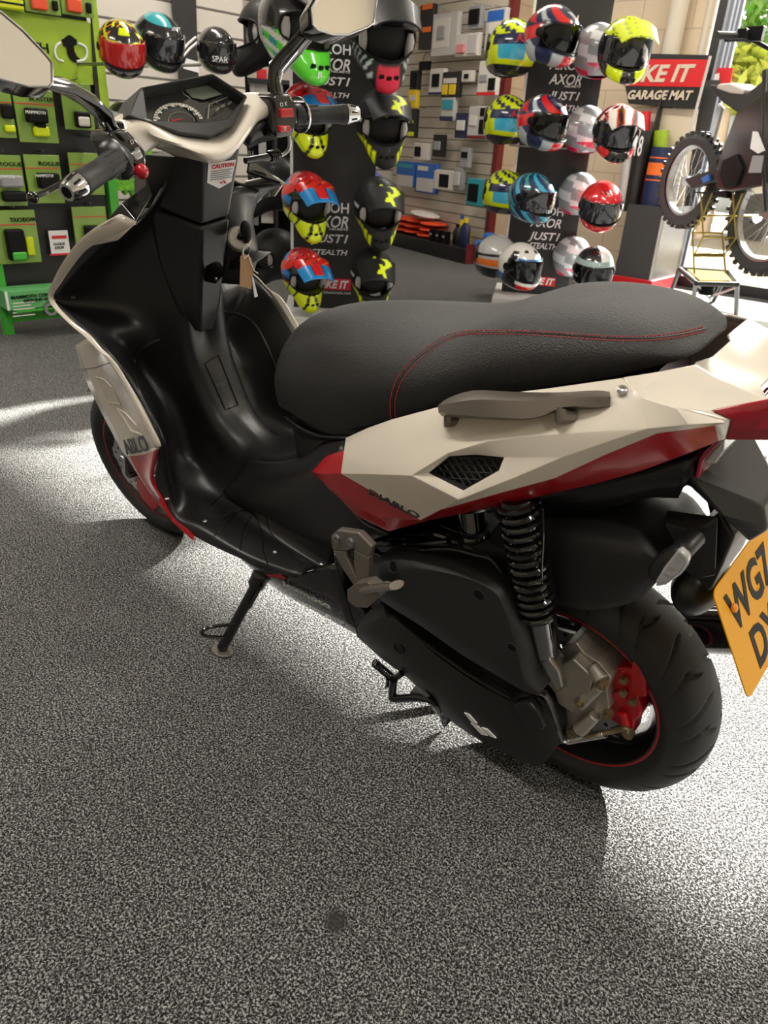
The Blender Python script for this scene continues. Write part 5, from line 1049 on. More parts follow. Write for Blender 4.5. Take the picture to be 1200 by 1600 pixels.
for mm in (False, True):
    sf = facets('side_fairing', FV, FF, ['white', 'red'], bike, mm)
    gm = MB(); gq = [B(*FV[q]) for q in 'g1 g2 g3b g3 g4 g5'.split()]; 
    gi = [tuple(Vector(p)*1+Vector((0, -.016, 0))) for p in gq]; gm.prism(gi, (0, -.004, 0)); 
    for a, b in zip(range(6), [1, 2, 3, 4, 5, 0]): gm.add([gq[a], gq[b], gi[b], gi[a]], [(0, 1, 2, 3)])
    O = [Vector(p)+Vector((0, -.004, 0)) for p in gq]
    ctr = sum(O, Vector())/6; xs_ = [o_.x for o_ in O]; zs_ = [o_.z for o_ in O]
    def inside(x, z):
        r_ = False; j = 5
        for i in range(6):
            a, b = O[i], O[j]
            if (a.z > z) != (b.z > z) and x < (b.x-a.x)*(z-a.z)/(b.z-a.z)+a.x: r_ = not r_
            j = i
        return r_
    nrm = (O[2]-O[0]).cross(O[4]-O[0])
    def yat(x, z): return O[0].y-(nrm.x*(x-O[0].x)+nrm.z*(z-O[0].z))/nrm.y
    for d in ((1, .95), (1, -.28)):                        # two families of crossing bars
        dv = Vector((d[0], 0, d[1])).normalized(); pv = Vector((-dv.z, 0, dv.x))
        for s_ in range(-14, 15):
            run = []; 
            for q in range(-60, 61):
                p = ctr+pv*s_*.0105+dv*q*.002
                if inside(p.x, p.z): run.append((p.x, yat(p.x, p.z)-.003, p.z))
            if len(run) > 2: gm.tube([run[0], run[-1]], .0014, 5)
    if mm: gm.v = [mir(p) for p in gm.v]
    gm.build('vent_grille', 'plastic2', sf, weld=False)
    if not mm: sfL = sf
# DIABLO lettering
def letters(pts, s, bvh, size, m, par, name, bold=.0008, xs=1.0, up=(0, .2, 1), shear=0):
    a, b = on(bvh, *pts[0], .0012), on(bvh, *pts[1], .0012); L_ = (b-a).length
    t = text(name, s, size, a, b-a, up, m, par, ext=.0006, bold=bold, shear=shear); bpy.context.view_layer.update()
    wd = max(v.co.dot((b-a).normalized()) for v in t.data.vertices)-min(v.co.dot((b-a).normalized()) for v in t.data.vertices)
    x = (b-a).normalized(); sc = L_/wd
    for v in t.data.vertices: d = (v.co-a).dot(x); v.co += x*d*(sc-1)
    return t
fb = bvh_of(sfL)
letters([(575, 770), (656, 811)], 'DIABLO', fb, .018, 'inkgrey', sfL, 'model_lettering', bold=.0005, shear=.3, up=(0.1, .1, 1))

# ---- tail cowl, tail light
TV = dict(a=(986, 606, .128), b=(998, 619, .142), c=(1054, 637, .150), d=(1127, 656, .128), e=(1142, 655, .122), s0=(972, 589, .118), s1=(1030, 580, .108), s2=(1085, 569, .085), h1=(1040, 600, .115), h2=(1120, 590, .085), m1=(1111, 641, .128), m2=(1200, 624, .10), m3=(1190, 604, .045), k1=(1112, 557, .03), k0=(1086, 566, .05), j1=(1150, 575, .018))
TF = [('s0 s1 h1 b a', 0), ('s1 s2 h2 h1', 0), ('b h1 m1 c', 0), ('h1 h2 m2 m1', 0), ('h2 j1 m3 m2', 0), ('s2 k0 k1 j1 h2', 0), ('c m1 e d', 0)]
TVx = {k_: B(*v) for k_, v in TV.items()}
mb = MB(); ids = {}
for sgn in (1, -1):
    for k_, p in TVx.items(): ids[(k_, sgn)] = len(mb.v); mb.v.append(p if sgn > 0 else mir(p))
    for f, q in TF: mb.f.append(tuple(ids[(t, sgn)] for t in f.split())[::sgn]); mb.m.append(0)
mb.f += [(ids[('k1', 1)], ids[('k1', -1)], ids[('j1', -1)], ids[('j1', 1)]), (ids[('j1', 1)], ids[('j1', -1)], ids[('m3', -1)], ids[('m3', 1)])]; mb.m += [0, 0]
tail = mb.build('tail_cowl', 'white', bike, smooth=True, auto=80, solid=.004, off=-1, bevel=.002)
m_ = MB(); m_.lathe([(-.004, .0001), (-.004, .0065), (.001, .006), (.0018, .004), (.0005, .002), (.0005, .0001)], Vector(B(972, 609, .137)), (-.1, .7, .8), 16); m_.build('fairing_bolt', 'steel', bike, smooth=True)
mb = MB(); L0 = [B(1112, 641, .130), B(1143, 656, .124), B(1134, 688, .108), (-.26, .075, .835), (-.30, .03, .90), B(1200, 624, .102)]
for sgn in (1, -1):
    n0 = len(mb.v); P = [p if sgn > 0 else mir(p) for p in L0]; mb.v += P; mb.f += [(n0, n0+1, n0+5), (n0+1, n0+2, n0+3, n0+4, n0+5)]; mb.m += [0, 0]
n0 = 6; mb.f += [(3, 9, 10, 4), (4, 10, 11, 5)]; mb.m += [0, 0]
mb.build('tail_light', 'lens_red', bike, smooth=True, auto=30, solid=.006, off=-1, bevel=.002)
mb = MB(); mb.prism([B(1120, 697, .09), B(1131, 686, .09), B(1130, 705, .09), B(1118, 726, .09), B(1098, 724, .09)], (0, -.18, 0)); mb.build('plate_lamp_lens', 'lens_clear', bike, bevel=.003)
mb = MB(); mb.prism([B(1112, 696, .093), B(1121, 694, .093), B(1098, 722, .093), B(1092, 748, .093), B(1085, 746, .093), B(1092, 716, .093)], (0, -.186, 0)); mb.build('rear_reflector', 'lens_red', bike, bevel=.002)

# ---- number plate bracket, hugger, indicators
def nb(rows, name, m, ku=4, kv=4, mirr=True, solid=.005, par=bike, auto=50):
    mb = MB(); mb.grid(net([BR(r) for r in rows], ku, kv))
    if mirr: return pair(mb, name, m, smooth=True, auto=auto, solid=solid)
    return mb.build(name, m, par, smooth=True, auto=auto, solid=solid)
mb = MB()
for sgn in (1, -1):
    n0 = len(mb.v); pts = [B(840, 790, .075), B(960, 750, .085), B(1085, 718, .085), B(1078, 748, .09), B(1075, 758, .07), B(1040, 780, .05), B(1020, 778, .05), B(940, 795, .06),
                         B(1120, 718, .02), B(1192, 790, .03), B(1200, 830, .04), B(1170, 848, .055), B(1130, 810, .08)]
    mb.v += [p if sgn > 0 else mir(p) for p in pts]; F = [(0, 1, 2, 3, 4, 5, 6, 7), (2, 8, 9, 3), (3, 9, 10, 12), (12, 10, 11), (3, 12, 4)]
    for f in F: mb.f.append(tuple(n0+i for i in f)[::sgn]); mb.m.append(0)
    if sgn < 0:
        mb.f += [(0, 7, 13+7, 13), (7, 6, 13+6, 13+7), (6, 5, 13+5, 13+6), (5, 4, 13+4, 13+5), (4, 12, 13+12, 13+4), (12, 11, 13+11, 13+12), (11, 10, 13+10, 13+11), (10, 9, 13+9, 13+10), (9, 8, 13+8, 13+9), (2, 8, 21, 15)]; mb.m += [0]*10
mb.build('plate_hanger', 'plastic', bike, smooth=True, auto=20, bevel=.004)
mb = MB(); mb.prism([B(1042, 795, .07), B(1125, 806, .07), B(1135, 800, .07), B(1146, 870, .07), B(1150, 860, .07), B(1100, 960, .07), B(1060, 920, .07), B(1045, 860, .07), B(1053, 850, .07)], (0, -.14, 0)) if False else None
# lower box carrying the indicators
mb = MB(); top = [B(1042, 795, .055), B(1124, 806, .075), B(1088, 834, .085), B(1036, 818, .075)]
low = [B(1060, 870, .055), B(1120, 900, .075), B(1096, 905, .085), B(1060, 860, .075)]
mb.add(top+low, [(0, 1, 2, 3), (4, 5, 6, 7), (0, 1, 5, 4), (1, 2, 6, 5), (2, 3, 7, 6), (3, 0, 4, 7)]); pair(mb, 'bracket_housing', 'plastic', bevel=.003)
mb = MB(); mb.prism([B(1124, 800, .06), B(1148, 842, .06), B(1110, 925, .06), B(1085, 915, .06), B(1060, 880, .06), B(1086, 832, .06)], (0, -.12, 0)); mb.build('plate_backing', 'plastic', bike, bevel=.004)
mb = MB(); mb.sphere(B(1094, 908, .02), (.034, .060, .046), 24); mb.build('bracket_bulb', 'plastic', bike, smooth=True)
def indicator(base, tip, name='indicator_lamp', par=bike):
    b0, t0 = Vector(base), Vector(tip); mb = MB(); mb.tube([b0, b0+(t0-b0)*.5], [.014, .012], 14)
    return mb
# left indicator (teardrop pod on a stem)
mb = MB(); mb.tube(spline([B(1086, 840, .095), B(1068, 858, .125), B(1050, 872, .14)], 4), [.013]*9, 14)
C0 = Vector(B(1045, 882, .15)); R_ = Matrix.Rotation(radians(35), 3, 'Y')@Matrix.Rotation(radians(20), 3, 'Z')
mb.sphere(C0, (.018, .014, .036), 20, R=Matrix.Rotation(radians(-28), 3, 'Y')); ind = mb.build('indicator_lamp', 'plastic', bike, smooth=True)
mb = MB(); mb.prism([B(a, b, .166) for a, b in ((1060, 858), (1073, 870), (1075, 880), (1062, 898), (1040, 915), (1024, 918), (1024, 908), (1036, 888))], (0, -.012, 0)); mb.build('indicator_lens', 'lens_clear', ind, bevel=.003)
mb = MB(); q = Vector(B(1152, 742, -.13)); mb.tube([B(1120, 735, -.07), B(1150, 741, -.12)], .011, 12); mb.tube([B(1146, 741, -.12), B(1156, 748, -.13), B(1168, 742, -.14), B(1182, 724, -.15)], [.010, .019, .017, .010], 14); ind2 = mb.build('indicator_lamp', 'chrome', bike, smooth=True)
mb = MB(); mb.prism([B(a, b, -.125) for a, b in ((1170, 722), (1190, 708), (1200, 712), (1198, 730), (1184, 750), (1172, 752))], (0, .012, 0)); mb.build('indicator_lens', 'lens_clear', ind2, bevel=.003)
# hugger
rows = [BR([(768, 838, .075), (800, 822, .082), (850, 822, .085), (930, 832, .082), (1000, 850, .075), (1042, 870, .06)]),
        BR([(770, 880, .088), (820, 880, .093), (870, 880, .095), (940, 882, .093), (1000, 890, .085), (1038, 892, .07)]),
        BR([(800, 930, .085), (840, 945, .09), (880, 945, .092), (920, 952, .09), (970, 945, .08), (1005, 930, .068)])]
full = []
T_ = [[(x, 0, z+.02) for x, y, z in rows[0]]]+rows
mb = MB(); mb.grid(net(T_, 5, 5)); mb.mirror(); mb.build('rear_mudguard', 'plastic2', bike, smooth=True, auto=60, solid=.005, weld=True)

# ---- number plate
TLp, BLp = Vector((-.206, .114, .620)), Vector((-.281, .114, .471)); TRp, BRp = Vector(mir(TLp)), Vector(mir(BLp))
yx = (TRp-TLp).normalized(); yd = (BLp-TLp).normalized(); nn = yx.cross(yd).normalized()
if nn.x > 0: nn = -nn
mb = MB(); mb.prism(rounded(TLp, TRp, BRp, BLp, .013), nn*.002); pl = mb.build('number_plate', 'yellowplate', bike, bevel=.0006)
Hp = (BLp-TLp).length
def ptxt(s, u, v, size): return text('plate_characters', s, size, TLp+yx*u+yd*v+nn*.0024, yx, -yd, 'ink', pl, ext=.0004, bold=.0022, xs=.80)
ptxt('WG7', .022, .076, .078); ptxt('DYV', .050, .152, .078)
mb = MB(); mb.lathe([(0, .0001), (0, .0065), (.004, .006), (.006, .003), (.0065, .0001)], TLp+yx*.034+yd*.045+nn*.002, nn, 16); mb.build('plate_screw', 'orange', pl, smooth=True)

# ---- grab handles
for mm in (False, True):
    rows = [BR([(684, 634, .178), (700, 622, .172), (740, 610, .168), (800, 612, .160), (870, 613, .148), (930, 610, .140), (952, 612, .135)]),
            BR([(684, 634, .190), (715, 628, .196), (750, 624, .194), (810, 626, .184), (875, 622, .172), (930, 620, .158), (954, 620, .148)]),
            BR([(685, 644, .194), (720, 648, .200), (770, 652, .196), (835, 653, .188), (880, 636, .175), (930, 636, .160), (953, 636, .150)]),
            BR([(690, 650, .180), (725, 653, .184), (775, 656, .178), (830, 655, .170), (878, 642, .160), (930, 640, .148), (950, 638, .138)])]
    rows.append([tuple(Vector(p)-Vector((0, .03, .006))) for p in rows[3]]); rows.append([tuple(Vector(p)-Vector((0, .016, .008))) for p in rows[0]]); rows.append(list(rows[0]))
    mb = MB(); R_ = net(rows, 3, 1); mb.grid(R_); n_ = len(R_[0])
    mb.f += [tuple(i*n_ for i in range(len(R_)-1)), tuple(i*n_+n_-1 for i in range(len(R_)-1))[::-1]]; mb.m += [0, 0]
    for q in ((704, 652), (880, 645)): mb.tube([B(q[0], q[1]-6, .17), B(q[0]-4, q[1]+6, .175), B(q[0]+18, q[1]+6, .16)], [.010, .010, .008], 10)
    if mm: mb.v = [mir(p) for p in mb.v]
    mb.build('grab_handle', 'bronze', bike, smooth=True, auto=35, weld=True)

# ---- foot peg and its bracket
mb = MB(); oo = [(516, 838), (527, 828), (560, 833), (581, 855), (574, 880), (575, 915), (560, 916), (552, 905), (540, 885), (519, 860)]
hole = [(540, 868), (550, 860), (553, 875), (552, 895)]
for seg_ in ([(516, 838), (527, 828), (560, 833), (581, 855), (576, 872), (552, 858), (540, 862), (519, 860)], [(519, 860), (540, 862), (541, 872), (557, 905), (566, 925), (552, 915), (534, 888)], [(552, 858), (576, 872), (574, 900), (576, 935), (560, 935), (557, 905), (552, 880)]):
    mb.prism([B(a, b, .205) for a, b in seg_], (0, -.014, 0))
pb = mb.build('peg_bracket', 'bronze', bike, bevel=.003, seg=3)
for q in ((526, 841), (548, 847)):
    m_ = MB(); m_.lathe([(0, .0001), (0, .003), (.003, .0035), (.003, .0075), (-.002, .008)], Vector(B(*q, .206)), (0, 1, 0), 14); m_.build('bracket_bolt', 'steel', pb, smooth=True)
mb = MB(); mb.prism([B(a, b, .222) for a, b in ((542, 922), (556, 912), (574, 910), (590, 922), (594, 932), (574, 950), (556, 949), (543, 938))], (0, -.022, 0))
P = [Vector(B(570, 922, .225)), Vector(B(585, 919, .24)), Vector(B(612, 916, .262)), Vector(B(620, 914, .268))]; mb.tube(P, [.012, .011, .011, .013], 14, flat=.55, up=(0, 0, 1))
for i in range(10): p = P[1]+(P[2]-P[1])*i/9+Vector((0, 0, .0062)); mb.tube([p+Vector((.009, .002, 0)), p-Vector((.009, .002, 0))], .0016, 5)
mb.build('foot_peg', 'bronze', bike, bevel=.0015)

# ---- side stand, centre stand
Fw = Vector(B(345, 1015, .2495)); 
mb = MB(); tpv = Vector(B(408, 900, .17)); ft = Vector((tuple(W(347, 1012, z=.012)))) ; ft = Vector(tuple(np.array(ft)@RL))
mb.tube([tpv, tpv+(ft-tpv)*.12, tpv+(ft-tpv)*.14, ft], [.021, .02, .0125, .0125], 16); mb.sphere(tpv, (.022, .022, .022), 16)
lp = [tuple(np.array(W(a, b, z=z_))@RL) for a, b, z_ in ((369, 975, .085), (335, 979, .075), (318, 984, .07), (319, 993, .06), (350, 996, .045))]
mb.tube(spline(lp, 5), .004, 8)
sp = tpv+(ft-tpv)*.05+Vector((0, .01, 0)); mb.tube([sp+Vector((-.02, 0, 0)), sp+(ft-tpv)*.3+Vector((-.02, 0, 0))], .0035, 8)
ss = mb.build('side_stand', 'gloss', bike, smooth=True)
mb = MB(); up_ = Vector(tuple(np.array((0, 0, 1))@RL)); fx = Vector(tuple(np.array((1, 0, 0))@RL)); fy = up_.cross(fx); P = [ft-up_*.010+(fx*cos(a)*.030+fy*sin(a)*.022) for a in [2*pi*i/20 for i in range(20)]]; mb.prism(P, up_*.006); mb.build('stand_foot', 'bronze', ss, bevel=.002)
def wl(a, b, z_): return tuple(np.array(W(a, b, z=z_))@RL)
mb = MB(); mb.tube([B(628, 1052, .13), B(612, 1064, .145), B(603, 1072, .15), B(606, 1062, .15)], [.007, .007, .006, .004], 10); mb.tube(spline([B(615, 1062, .148), B(613, 1086, .150), B(618, 1091, .150), B(668, 1091, .138), B(688, 1112, .112)], 4), .009, 12)
mb.tube([B(688, 1112, .112), (.33, .06, .12), (.33, -.10, .12), (.24, -.13, .06)], .010, 12)
mb.prism([B(a, b, .142) for a, b in ((636, 1088), (650, 1070), (670, 1089))], (0, -.004, 0), mi=1); cs = mb.build('centre_stand', ['gloss', 'steel'], bike, smooth=True)
mb = MB(); mb.prism([B(a, b, .118) for a, b in ((684, 1108), (706, 1125), (694, 1138), (690, 1130))], (0, -.02, 0)); mb.build('stand_foot', 'gloss', cs)
coil([B(585, 1035, .118), B(614, 1060, .13)], .008, .0018, 12, name='stand_spring', m='gloss', par=cs)

# ---- floorboard, tunnel and leg shield (one moulded surface, left half and its mirror)
c5 = [(285, 250), (300, 320), (305, 400), (310, 470), (318, 520), (335, 570), (365, 640), (398, 680), (430, 702), (455, 706), (480, 704), (510, 690), (550, 672)]
LS = [ # c0 rim, c1 channel, c2, c3, c4 tunnel edge
 [(212, 350, 0.1720), (222, 340, 0.1520), (236, 325, 0.1092), (250, 300, 0.0796), (268, 270, 0.0500)],
 [(140, 385, 0.2020), (160, 385, 0.1850), (200, 365, 0.1220), (235, 350, 0.0760), (270, 330, 0.0400)],
 [(94, 446, 0.2160), (110, 442, 0.2000), (165, 425, 0.1384), (235, 410, 0.0792), (285, 400, 0.0400)],
 [(83, 467, 0.2160), (103, 474, 0.2000), (168, 478, 0.1422), (235, 475, 0.0886), (290, 470, 0.0450)],
 [(140, 523, 0.2180), (152, 518, 0.2000), (195, 520, 0.1510), (245, 525, 0.0880), (292, 525, 0.0500)],
 [(180, 566, 0.2160), (196, 575, 0.2010), (216, 575, 0.1248), (258, 572, 0.0824), (300, 580, 0.0550)],
 [(220, 632, 0.2160), (231, 636, 0.2040), (245, 632, 0.1434), (283, 650, 0.0842), (327, 648, 0.0550)],
 [(250, 692, 0.2200), (257, 695, 0.2120), (264, 710, 0.1618), (308, 715, 0.0934), (354, 692, 0.0550)],
 [(243, 748, 0.2240), (252, 752, 0.2180), (270, 760, 0.1852), (340, 748, 0.0976), (378, 714, 0.0550)],
 [(265, 800, 0.2260), (275, 802, 0.2220), (300, 792, 0.1800), (352, 769, 0.1050), (402, 720, 0.0600)],
 [(302, 835, 0.2260), (314, 833, 0.2220), (350, 812, 0.1750), (395, 795, 0.1150), (432, 722, 0.0600)],
 [(375, 871, 0.2250), (388, 868, 0.2220), (425, 845, 0.1800), (448, 822, 0.1280), (470, 716, 0.0750)],
 [(460, 902, 0.2050), (470, 900, 0.2000), (492, 890, 0.1650), (520, 872, 0.1350), (510, 692, 0.1000)]]
rows = [BR(r)+[B(c[0], c[1], 0)] for r, c in zip(LS, c5)]
for r_, cols in ((6, {2: (1.00, .14, .55)}), (7, {1: (.885, .20, .53), 2: (.985, .155, .455), 3: (.975, .09, .405)}), (8, {1: (.905, .205, .43), 2: (.950, .165, .385), 3: (.915, .095, .375)}), (9, {2: (.885, .17, .352), 3: (.85, .10, .352)})):
    for k_, v_ in cols.items(): rows[r_][k_] = v_
for r_ in (9, 10, 11, 12):
    for k_ in (1, 2, 3): x_, y_, z_ = rows[r_][k_]; rows[r_][k_] = (x_, y_, .352)
LSR = [list(r) for r in rows]
R_ = net(rows, 6, 5)
full = [r+[mir(p) for p in r[:-1][::-1]] for r in R_]
mb = MB(); mb.grid(full); fl = mb.build('floorboard_and_leg_shield', 'plastic', bike, smooth=True, auto=80, solid=.004)
flb = bvh_of(fl)
# under-seat side panel
rows = [BR([(387, 718, .06), (430, 722, .062), (470, 714, .078), (505, 692, .11), (542, 686, .135)]), BR([(365, 750, .098), (412, 752, .115), (455, 745, .138), (490, 735, .155), (537, 715, .163)]), BR([(350, 769, .108), (405, 785, .132), (460, 790, .15), (515, 785, .166), (560, 806, .170)]), BR([(375, 789, .112), (417, 808, .13), (467, 835, .14), (530, 855, .152), (608, 834, .172)])]
mb = MB(); mb.grid(net(rows, 6, 5)); pair(mb, 'lower_side_panel', 'plastic', smooth=True, auto=70, solid=.004)
nb([[(445, 650, .10), (470, 668, .112), (500, 680, .122), (545, 684, .14)], [(480, 690, .095), (500, 693, .10), (520, 690, .11), (545, 686, .135)]], 'underseat_panel', 'plastic')
# floor grooves and screws
gr = MB()
for g in ([(345, 815), (385, 790)], [(372, 800), (352, 820), (335, 838)], [(395, 803), (380, 830), (375, 860)], [(325, 808), (355, 800), (392, 800), (408, 830), (412, 865), (420, 885)], [(415, 806), (425, 835), (460, 870), (500, 895)], [(352, 769), (317, 800), (300, 812)], [(460, 902), (520, 880)]):
    P = [on(flb, a, b, .0003) for a, b, c in spline([(a, b, 0) for a, b in g], 5)]; P = [p for p in P if p]
    if len(P) > 1: gr.tube(P, .0014, 5)
gr.build('floor_groove', 'ink', fl)
for g in ([(252, 531), (236, 537), (218, 550), (210, 572), (214, 600), (226, 632), (242, 664)], [(346, 486), (375, 492), (398, 508), (420, 548), (436, 590)]):
    P = [on(flb, a, b, -.002) for a, b, c in spline([(a, b, 0) for a, b in g], 5)]; P = [p for p in P if p]; m_ = MB(); m_.tube(P, [.0008]+[.0045]*(len(P)-2)+[.0008], 8); m_.build('moulded_lip', 'plastic', fl, smooth=True)
def screw(px, py, bvh, r_=.007):
    p = on(bvh, px, py, 0)
    if not p: return
    m_ = MB(); q = on(bvh, px+2, py, 0) or p; m_.sphere(p, (r_, r_, r_*.5), 12); m_.build('panel_screw', 'steel', fl, smooth=True)
for q in ((320, 814), (430, 862), (503, 881), (261, 779), (115, 464)): screw(*q, flb, .0055)
vin = MB(); vp = [(320, 568), (341, 555), (372, 633), (352, 640)]
P = [on(flb, a, b, .0007) for a, b, c in spline([(a, b, 0) for a, b in vp], 6, True) if 1]; 
P = [on(flb, a, b, .0007) for a, b in [(320+ (341-320)*t, 568+(555-568)*t) for t in (0, .5, 1)]+[(341+31*t, 555+78*t) for t in (.25, .5, .75, 1)]+[(372-20*t, 633+7*t) for t in (.5, 1)]+[(352-32*t, 640-72*t) for t in (.25, .5, .75)]]
P = [p for p in P if p]; vin.tube(P, .0014, 6, close=True); vc = vin.build('vin_cover', 'ink', fl, smooth=True)
a, b = on(flb, 338, 606, .001), on(flb, 356, 601, .001)
if a and b: text('vin_mark', 'VIN', .014, a, b-a, on(flb, 332, 585, .001)-on(flb, 345, 615, .001), 'grey_and_lit_plastic', fl, ext=.0005)

# ---- white rim of the leg shield, white/red front side panels
ro = [(187, 335, .180), (142, 362, .206), (112, 392, .216), (87, 433, .220), (77, 467, .222), (104, 500, .224), (133, 525, .225), (154, 546, .225), (175, 567, .224), (217, 633, .226), (247, 690, .230)]
ri = [(212, 350, .176), (155, 378, .202), (128, 398, .212), (97, 441, .216), (84, 467, .218), (110, 499, .220), (138, 521, .221), (158, 543, .221), (180, 566, .219), (220, 632, .220), (250, 692, .224)]
O_, I_ = BR(ro), BR(ri); O_[0] = B(188, 335, .178); Fr_ = [(x+.05, y-.03, z-.01) for x, y, z in O_]
for mm in (False, True):
    mb = MB(); R_ = net([Fr_, O_, I_], 5, 1); mb.grid(R_); tp = BR([(213, 347, .174), (190, 335, .178), (172, 345, .19), (145, 362, .204), (137, 385, .206), (185, 375, .188)]); mb.add(tp, [(0, 1, 2, 3, 4, 5)])
    if mm: mb.v = [mir(p) for p in mb.v]
    mb.build('shield_edge_trim', 'white', bike, smooth=True, auto=40, solid=.004)
    rows = [[(119, 540, .160), (137, 530, .190), (154, 546, .224)], [(129, 577, .164), (158, 572, .190), (182, 570, .225)], [(148, 621, .172), (182, 618, .192), (217, 633, .228)], [(187, 696, .188), (218, 694, .200), (249, 692, .232)],
            [(198, 712, .190), (224, 710, .203), (247, 702, .230)], [(217, 742, .195), (228, 745, .204), (238, 748, .229)], [(246, 783, .205), (250, 781, .212), (253, 778, .228)], [(275, 817, .212), (270, 809, .218), (268, 803, .228)], [(304, 837, .226), (301, 834, .226), (299, 831, .228)]]
    mb = MB(); R_ = net([BR(r) for r in rows], 4, 4); mb.grid(R_, mis=lambda i, j: 0 if i < 16 else 1)
    if mm: mb.v = [mir(p) for p in mb.v]
    sp_ = mb.build('front_side_panel', ['white', 'red'], bike, smooth=True, auto=60, solid=.004)
    if not mm:
        spb = bvh_of(sp_)
        for g in ([(151, 589), (163, 593), (175, 605), (190, 632), (170, 628), (160, 608), (151, 589)], [(183, 638), (196, 645), (214, 665), (224, 680), (205, 673), (195, 655), (183, 638)]):
            P = [on(spb, a, b, .0003) for a, b in g]; P = [p for p in P if p]; m_ = MB(); m_.tube(P, .0016, 6); m_.build('moulded_scoop', 'white', sp_, smooth=True)
        P = [on(spb, a, b, .0004) for a, b in ((129, 577), (150, 574), (172, 567))]; m_ = MB(); m_.tube([p for p in P if p], .0007, 5); m_.build('panel_gap', 'ink', sp_)
        a, b = on(spb, 196, 708, .002), on(spb, 234, 702, .002)
        a = on(spb, 196, 708, .002)
        if a and b: 
            uv = Vector(on(spb, 214, 686))-Vector(on(spb, 219, 707)); t = letters([(199, 710), (235, 704)], 'ABLO', spb, uv.length/.70, 'inkgrey', sp_, 'model_lettering', bold=.0007, up=uv)
    # red edge strip under the floor
    mb = MB(); e0 = BR([(250, 775, .228), (270, 806, .228), (303, 836, .228)]); e1 = [(x, y+.004, z-.012) for x, y, z in e0]; mb.grid([e0, e1])
    if mm: mb.v = [mir(p) for p in mb.v]
    mb.build('floor_edge_trim', 'red', bike, solid=.004)
    # dark trim above the shield
    mb = MB(); V = BR([(170, 343, .188), (190, 319, .165), (233, 287, .115), (238, 305, .110), (213, 347, .170), (190, 335, .176)]); mb.add(V, [(0, 1, 5), (1, 4, 5), (1, 2, 3, 4)])
    if mm: mb.v = [mir(p) for p in mb.v]
    mb.build('shield_top_trim', 'gloss', bike, solid=.006, bevel=.002)
# front fairing ahead of the shield (closed nose, follows the shield)
rows_f = [[(x+.035+.10*(1-abs(y)/.23), y*.93, z) for x, y, z in r] for r in LSR[1:9]]
mb = MB(); mb.grid(net([r+[mir(p) for p in r[:-1][::-1]] for r in rows_f], 4, 4)); mb.build('front_fairing', 'white', bike, smooth=True, solid=.004)

# ---- neck covers
def ring(secs, name, m, mis=None):
    mb = MB(); rows = []
    for (l, r, q) in secs:
        a, b, c = B(*l), B(*r), B(*q); d = (a[0]+.01, -a[1], a[2]-.0); e = (a[0]+.10, -.05, a[2]-.02); f = (a[0]+.10, .05, a[2]-.02)
        rows.append([a, b, c, d, e, f, a])
    mb.grid(rows, mis=mis); n = len(rows); mb.f += [tuple(range(6)), tuple(range((n-1)*7, (n-1)*7+6))[::-1]]; mb.m += [0, 0]
    return mb.build(name, m, bike, smooth=True, auto=30, bevel=.006, seg=3, weld=True)
ring([((222, 240, .09), (315.5, 252, .034), (376, 232, -.038)), ((228, 275, .082), (315, 300, .033), (368, 282, -.035)), ((232, 318, .075), (314, 352, .03), (358, 338, -.03))], 'steering_cover_upper', ['plastic', 'grey_and_lit_plastic'], lambda i, j: 1 if j in (1, 2) else 0)  # rear and right faces greyer: reflected light painted into the black cover
ring([((233, 322, .078), (314, 357, .032), (359, 342, -.032)), ((255, 420, .072), (314, 440, .03), (349, 425, -.03)), ((272, 465, .065), (313, 488, .028), (344, 472, -.028)), ((282, 492, .058), (313, 513, .024), (338, 497, -.026)), ((293, 509, .045), (314, 522, .018), (331, 510, -.018))], 'steering_cover_lower', 'plastic')
# hook
mb = MB(); hb = Vector(B(328, 430, .01)); P = [Vector(B(a, b, .02)) for a, b in ((318, 425), (322, 415), (336, 408), (342, 415), (341, 430), (330, 442), (320, 440))]; mb.prism(P, (-.014, 0, 0)); hk = mb.build('bag_hook', 'gloss', bike, bevel=.004, seg=3)
m_ = MB(); m_.sphere(Vector(B(331, 434, .02))+Vector((-.015, 0, 0)), .004, 10); m_.build('hook_screw', 'steel', hk, smooth=True)
# right glove box / ignition housing
mb = MB(); mb.grid(net([BR([(352, 300, -.06), (375, 290, -.10), (405, 300, -.15)]), BR([(350, 340, -.05), (378, 345, -.09), (392, 340, -.14)]), BR([(345, 400, -.05), (385, 405, -.09), (400, 395, -.13)]), BR([(340, 440, -.05), (370, 442, -.08), (388, 440, -.11)])], 4, 4)); mb.build('ignition_housing', 'plastic', bike, smooth=True, solid=.01)
mb = MB(); mb.prism([B(a, b, -.06) for a, b in ((345, 405), (395, 412), (380, 422), (345, 424))], (.03, -.08, 0)); mb.build('glove_shelf', 'plastic', bike, bevel=.003)
mb = MB(); igc = Vector(B(374, 372, -.040)); dax = Vector((-.75, .25, .5)).normalized(); mb.lathe([(-.01, .0001), (-.01, .0235), (.003, .0235), (.005, .020), (.003, .011), (.003, .0001)], igc, dax, 32); ig = mb.build('ignition_lock', 'alu', bike, smooth=True)
m_ = MB(); m_.lathe([(0, .0001), (0, .006), (.005, .006), (.005, .0001)], igc+dax*.004, dax, 14); m_.build('key_slot', 'ink', ig)

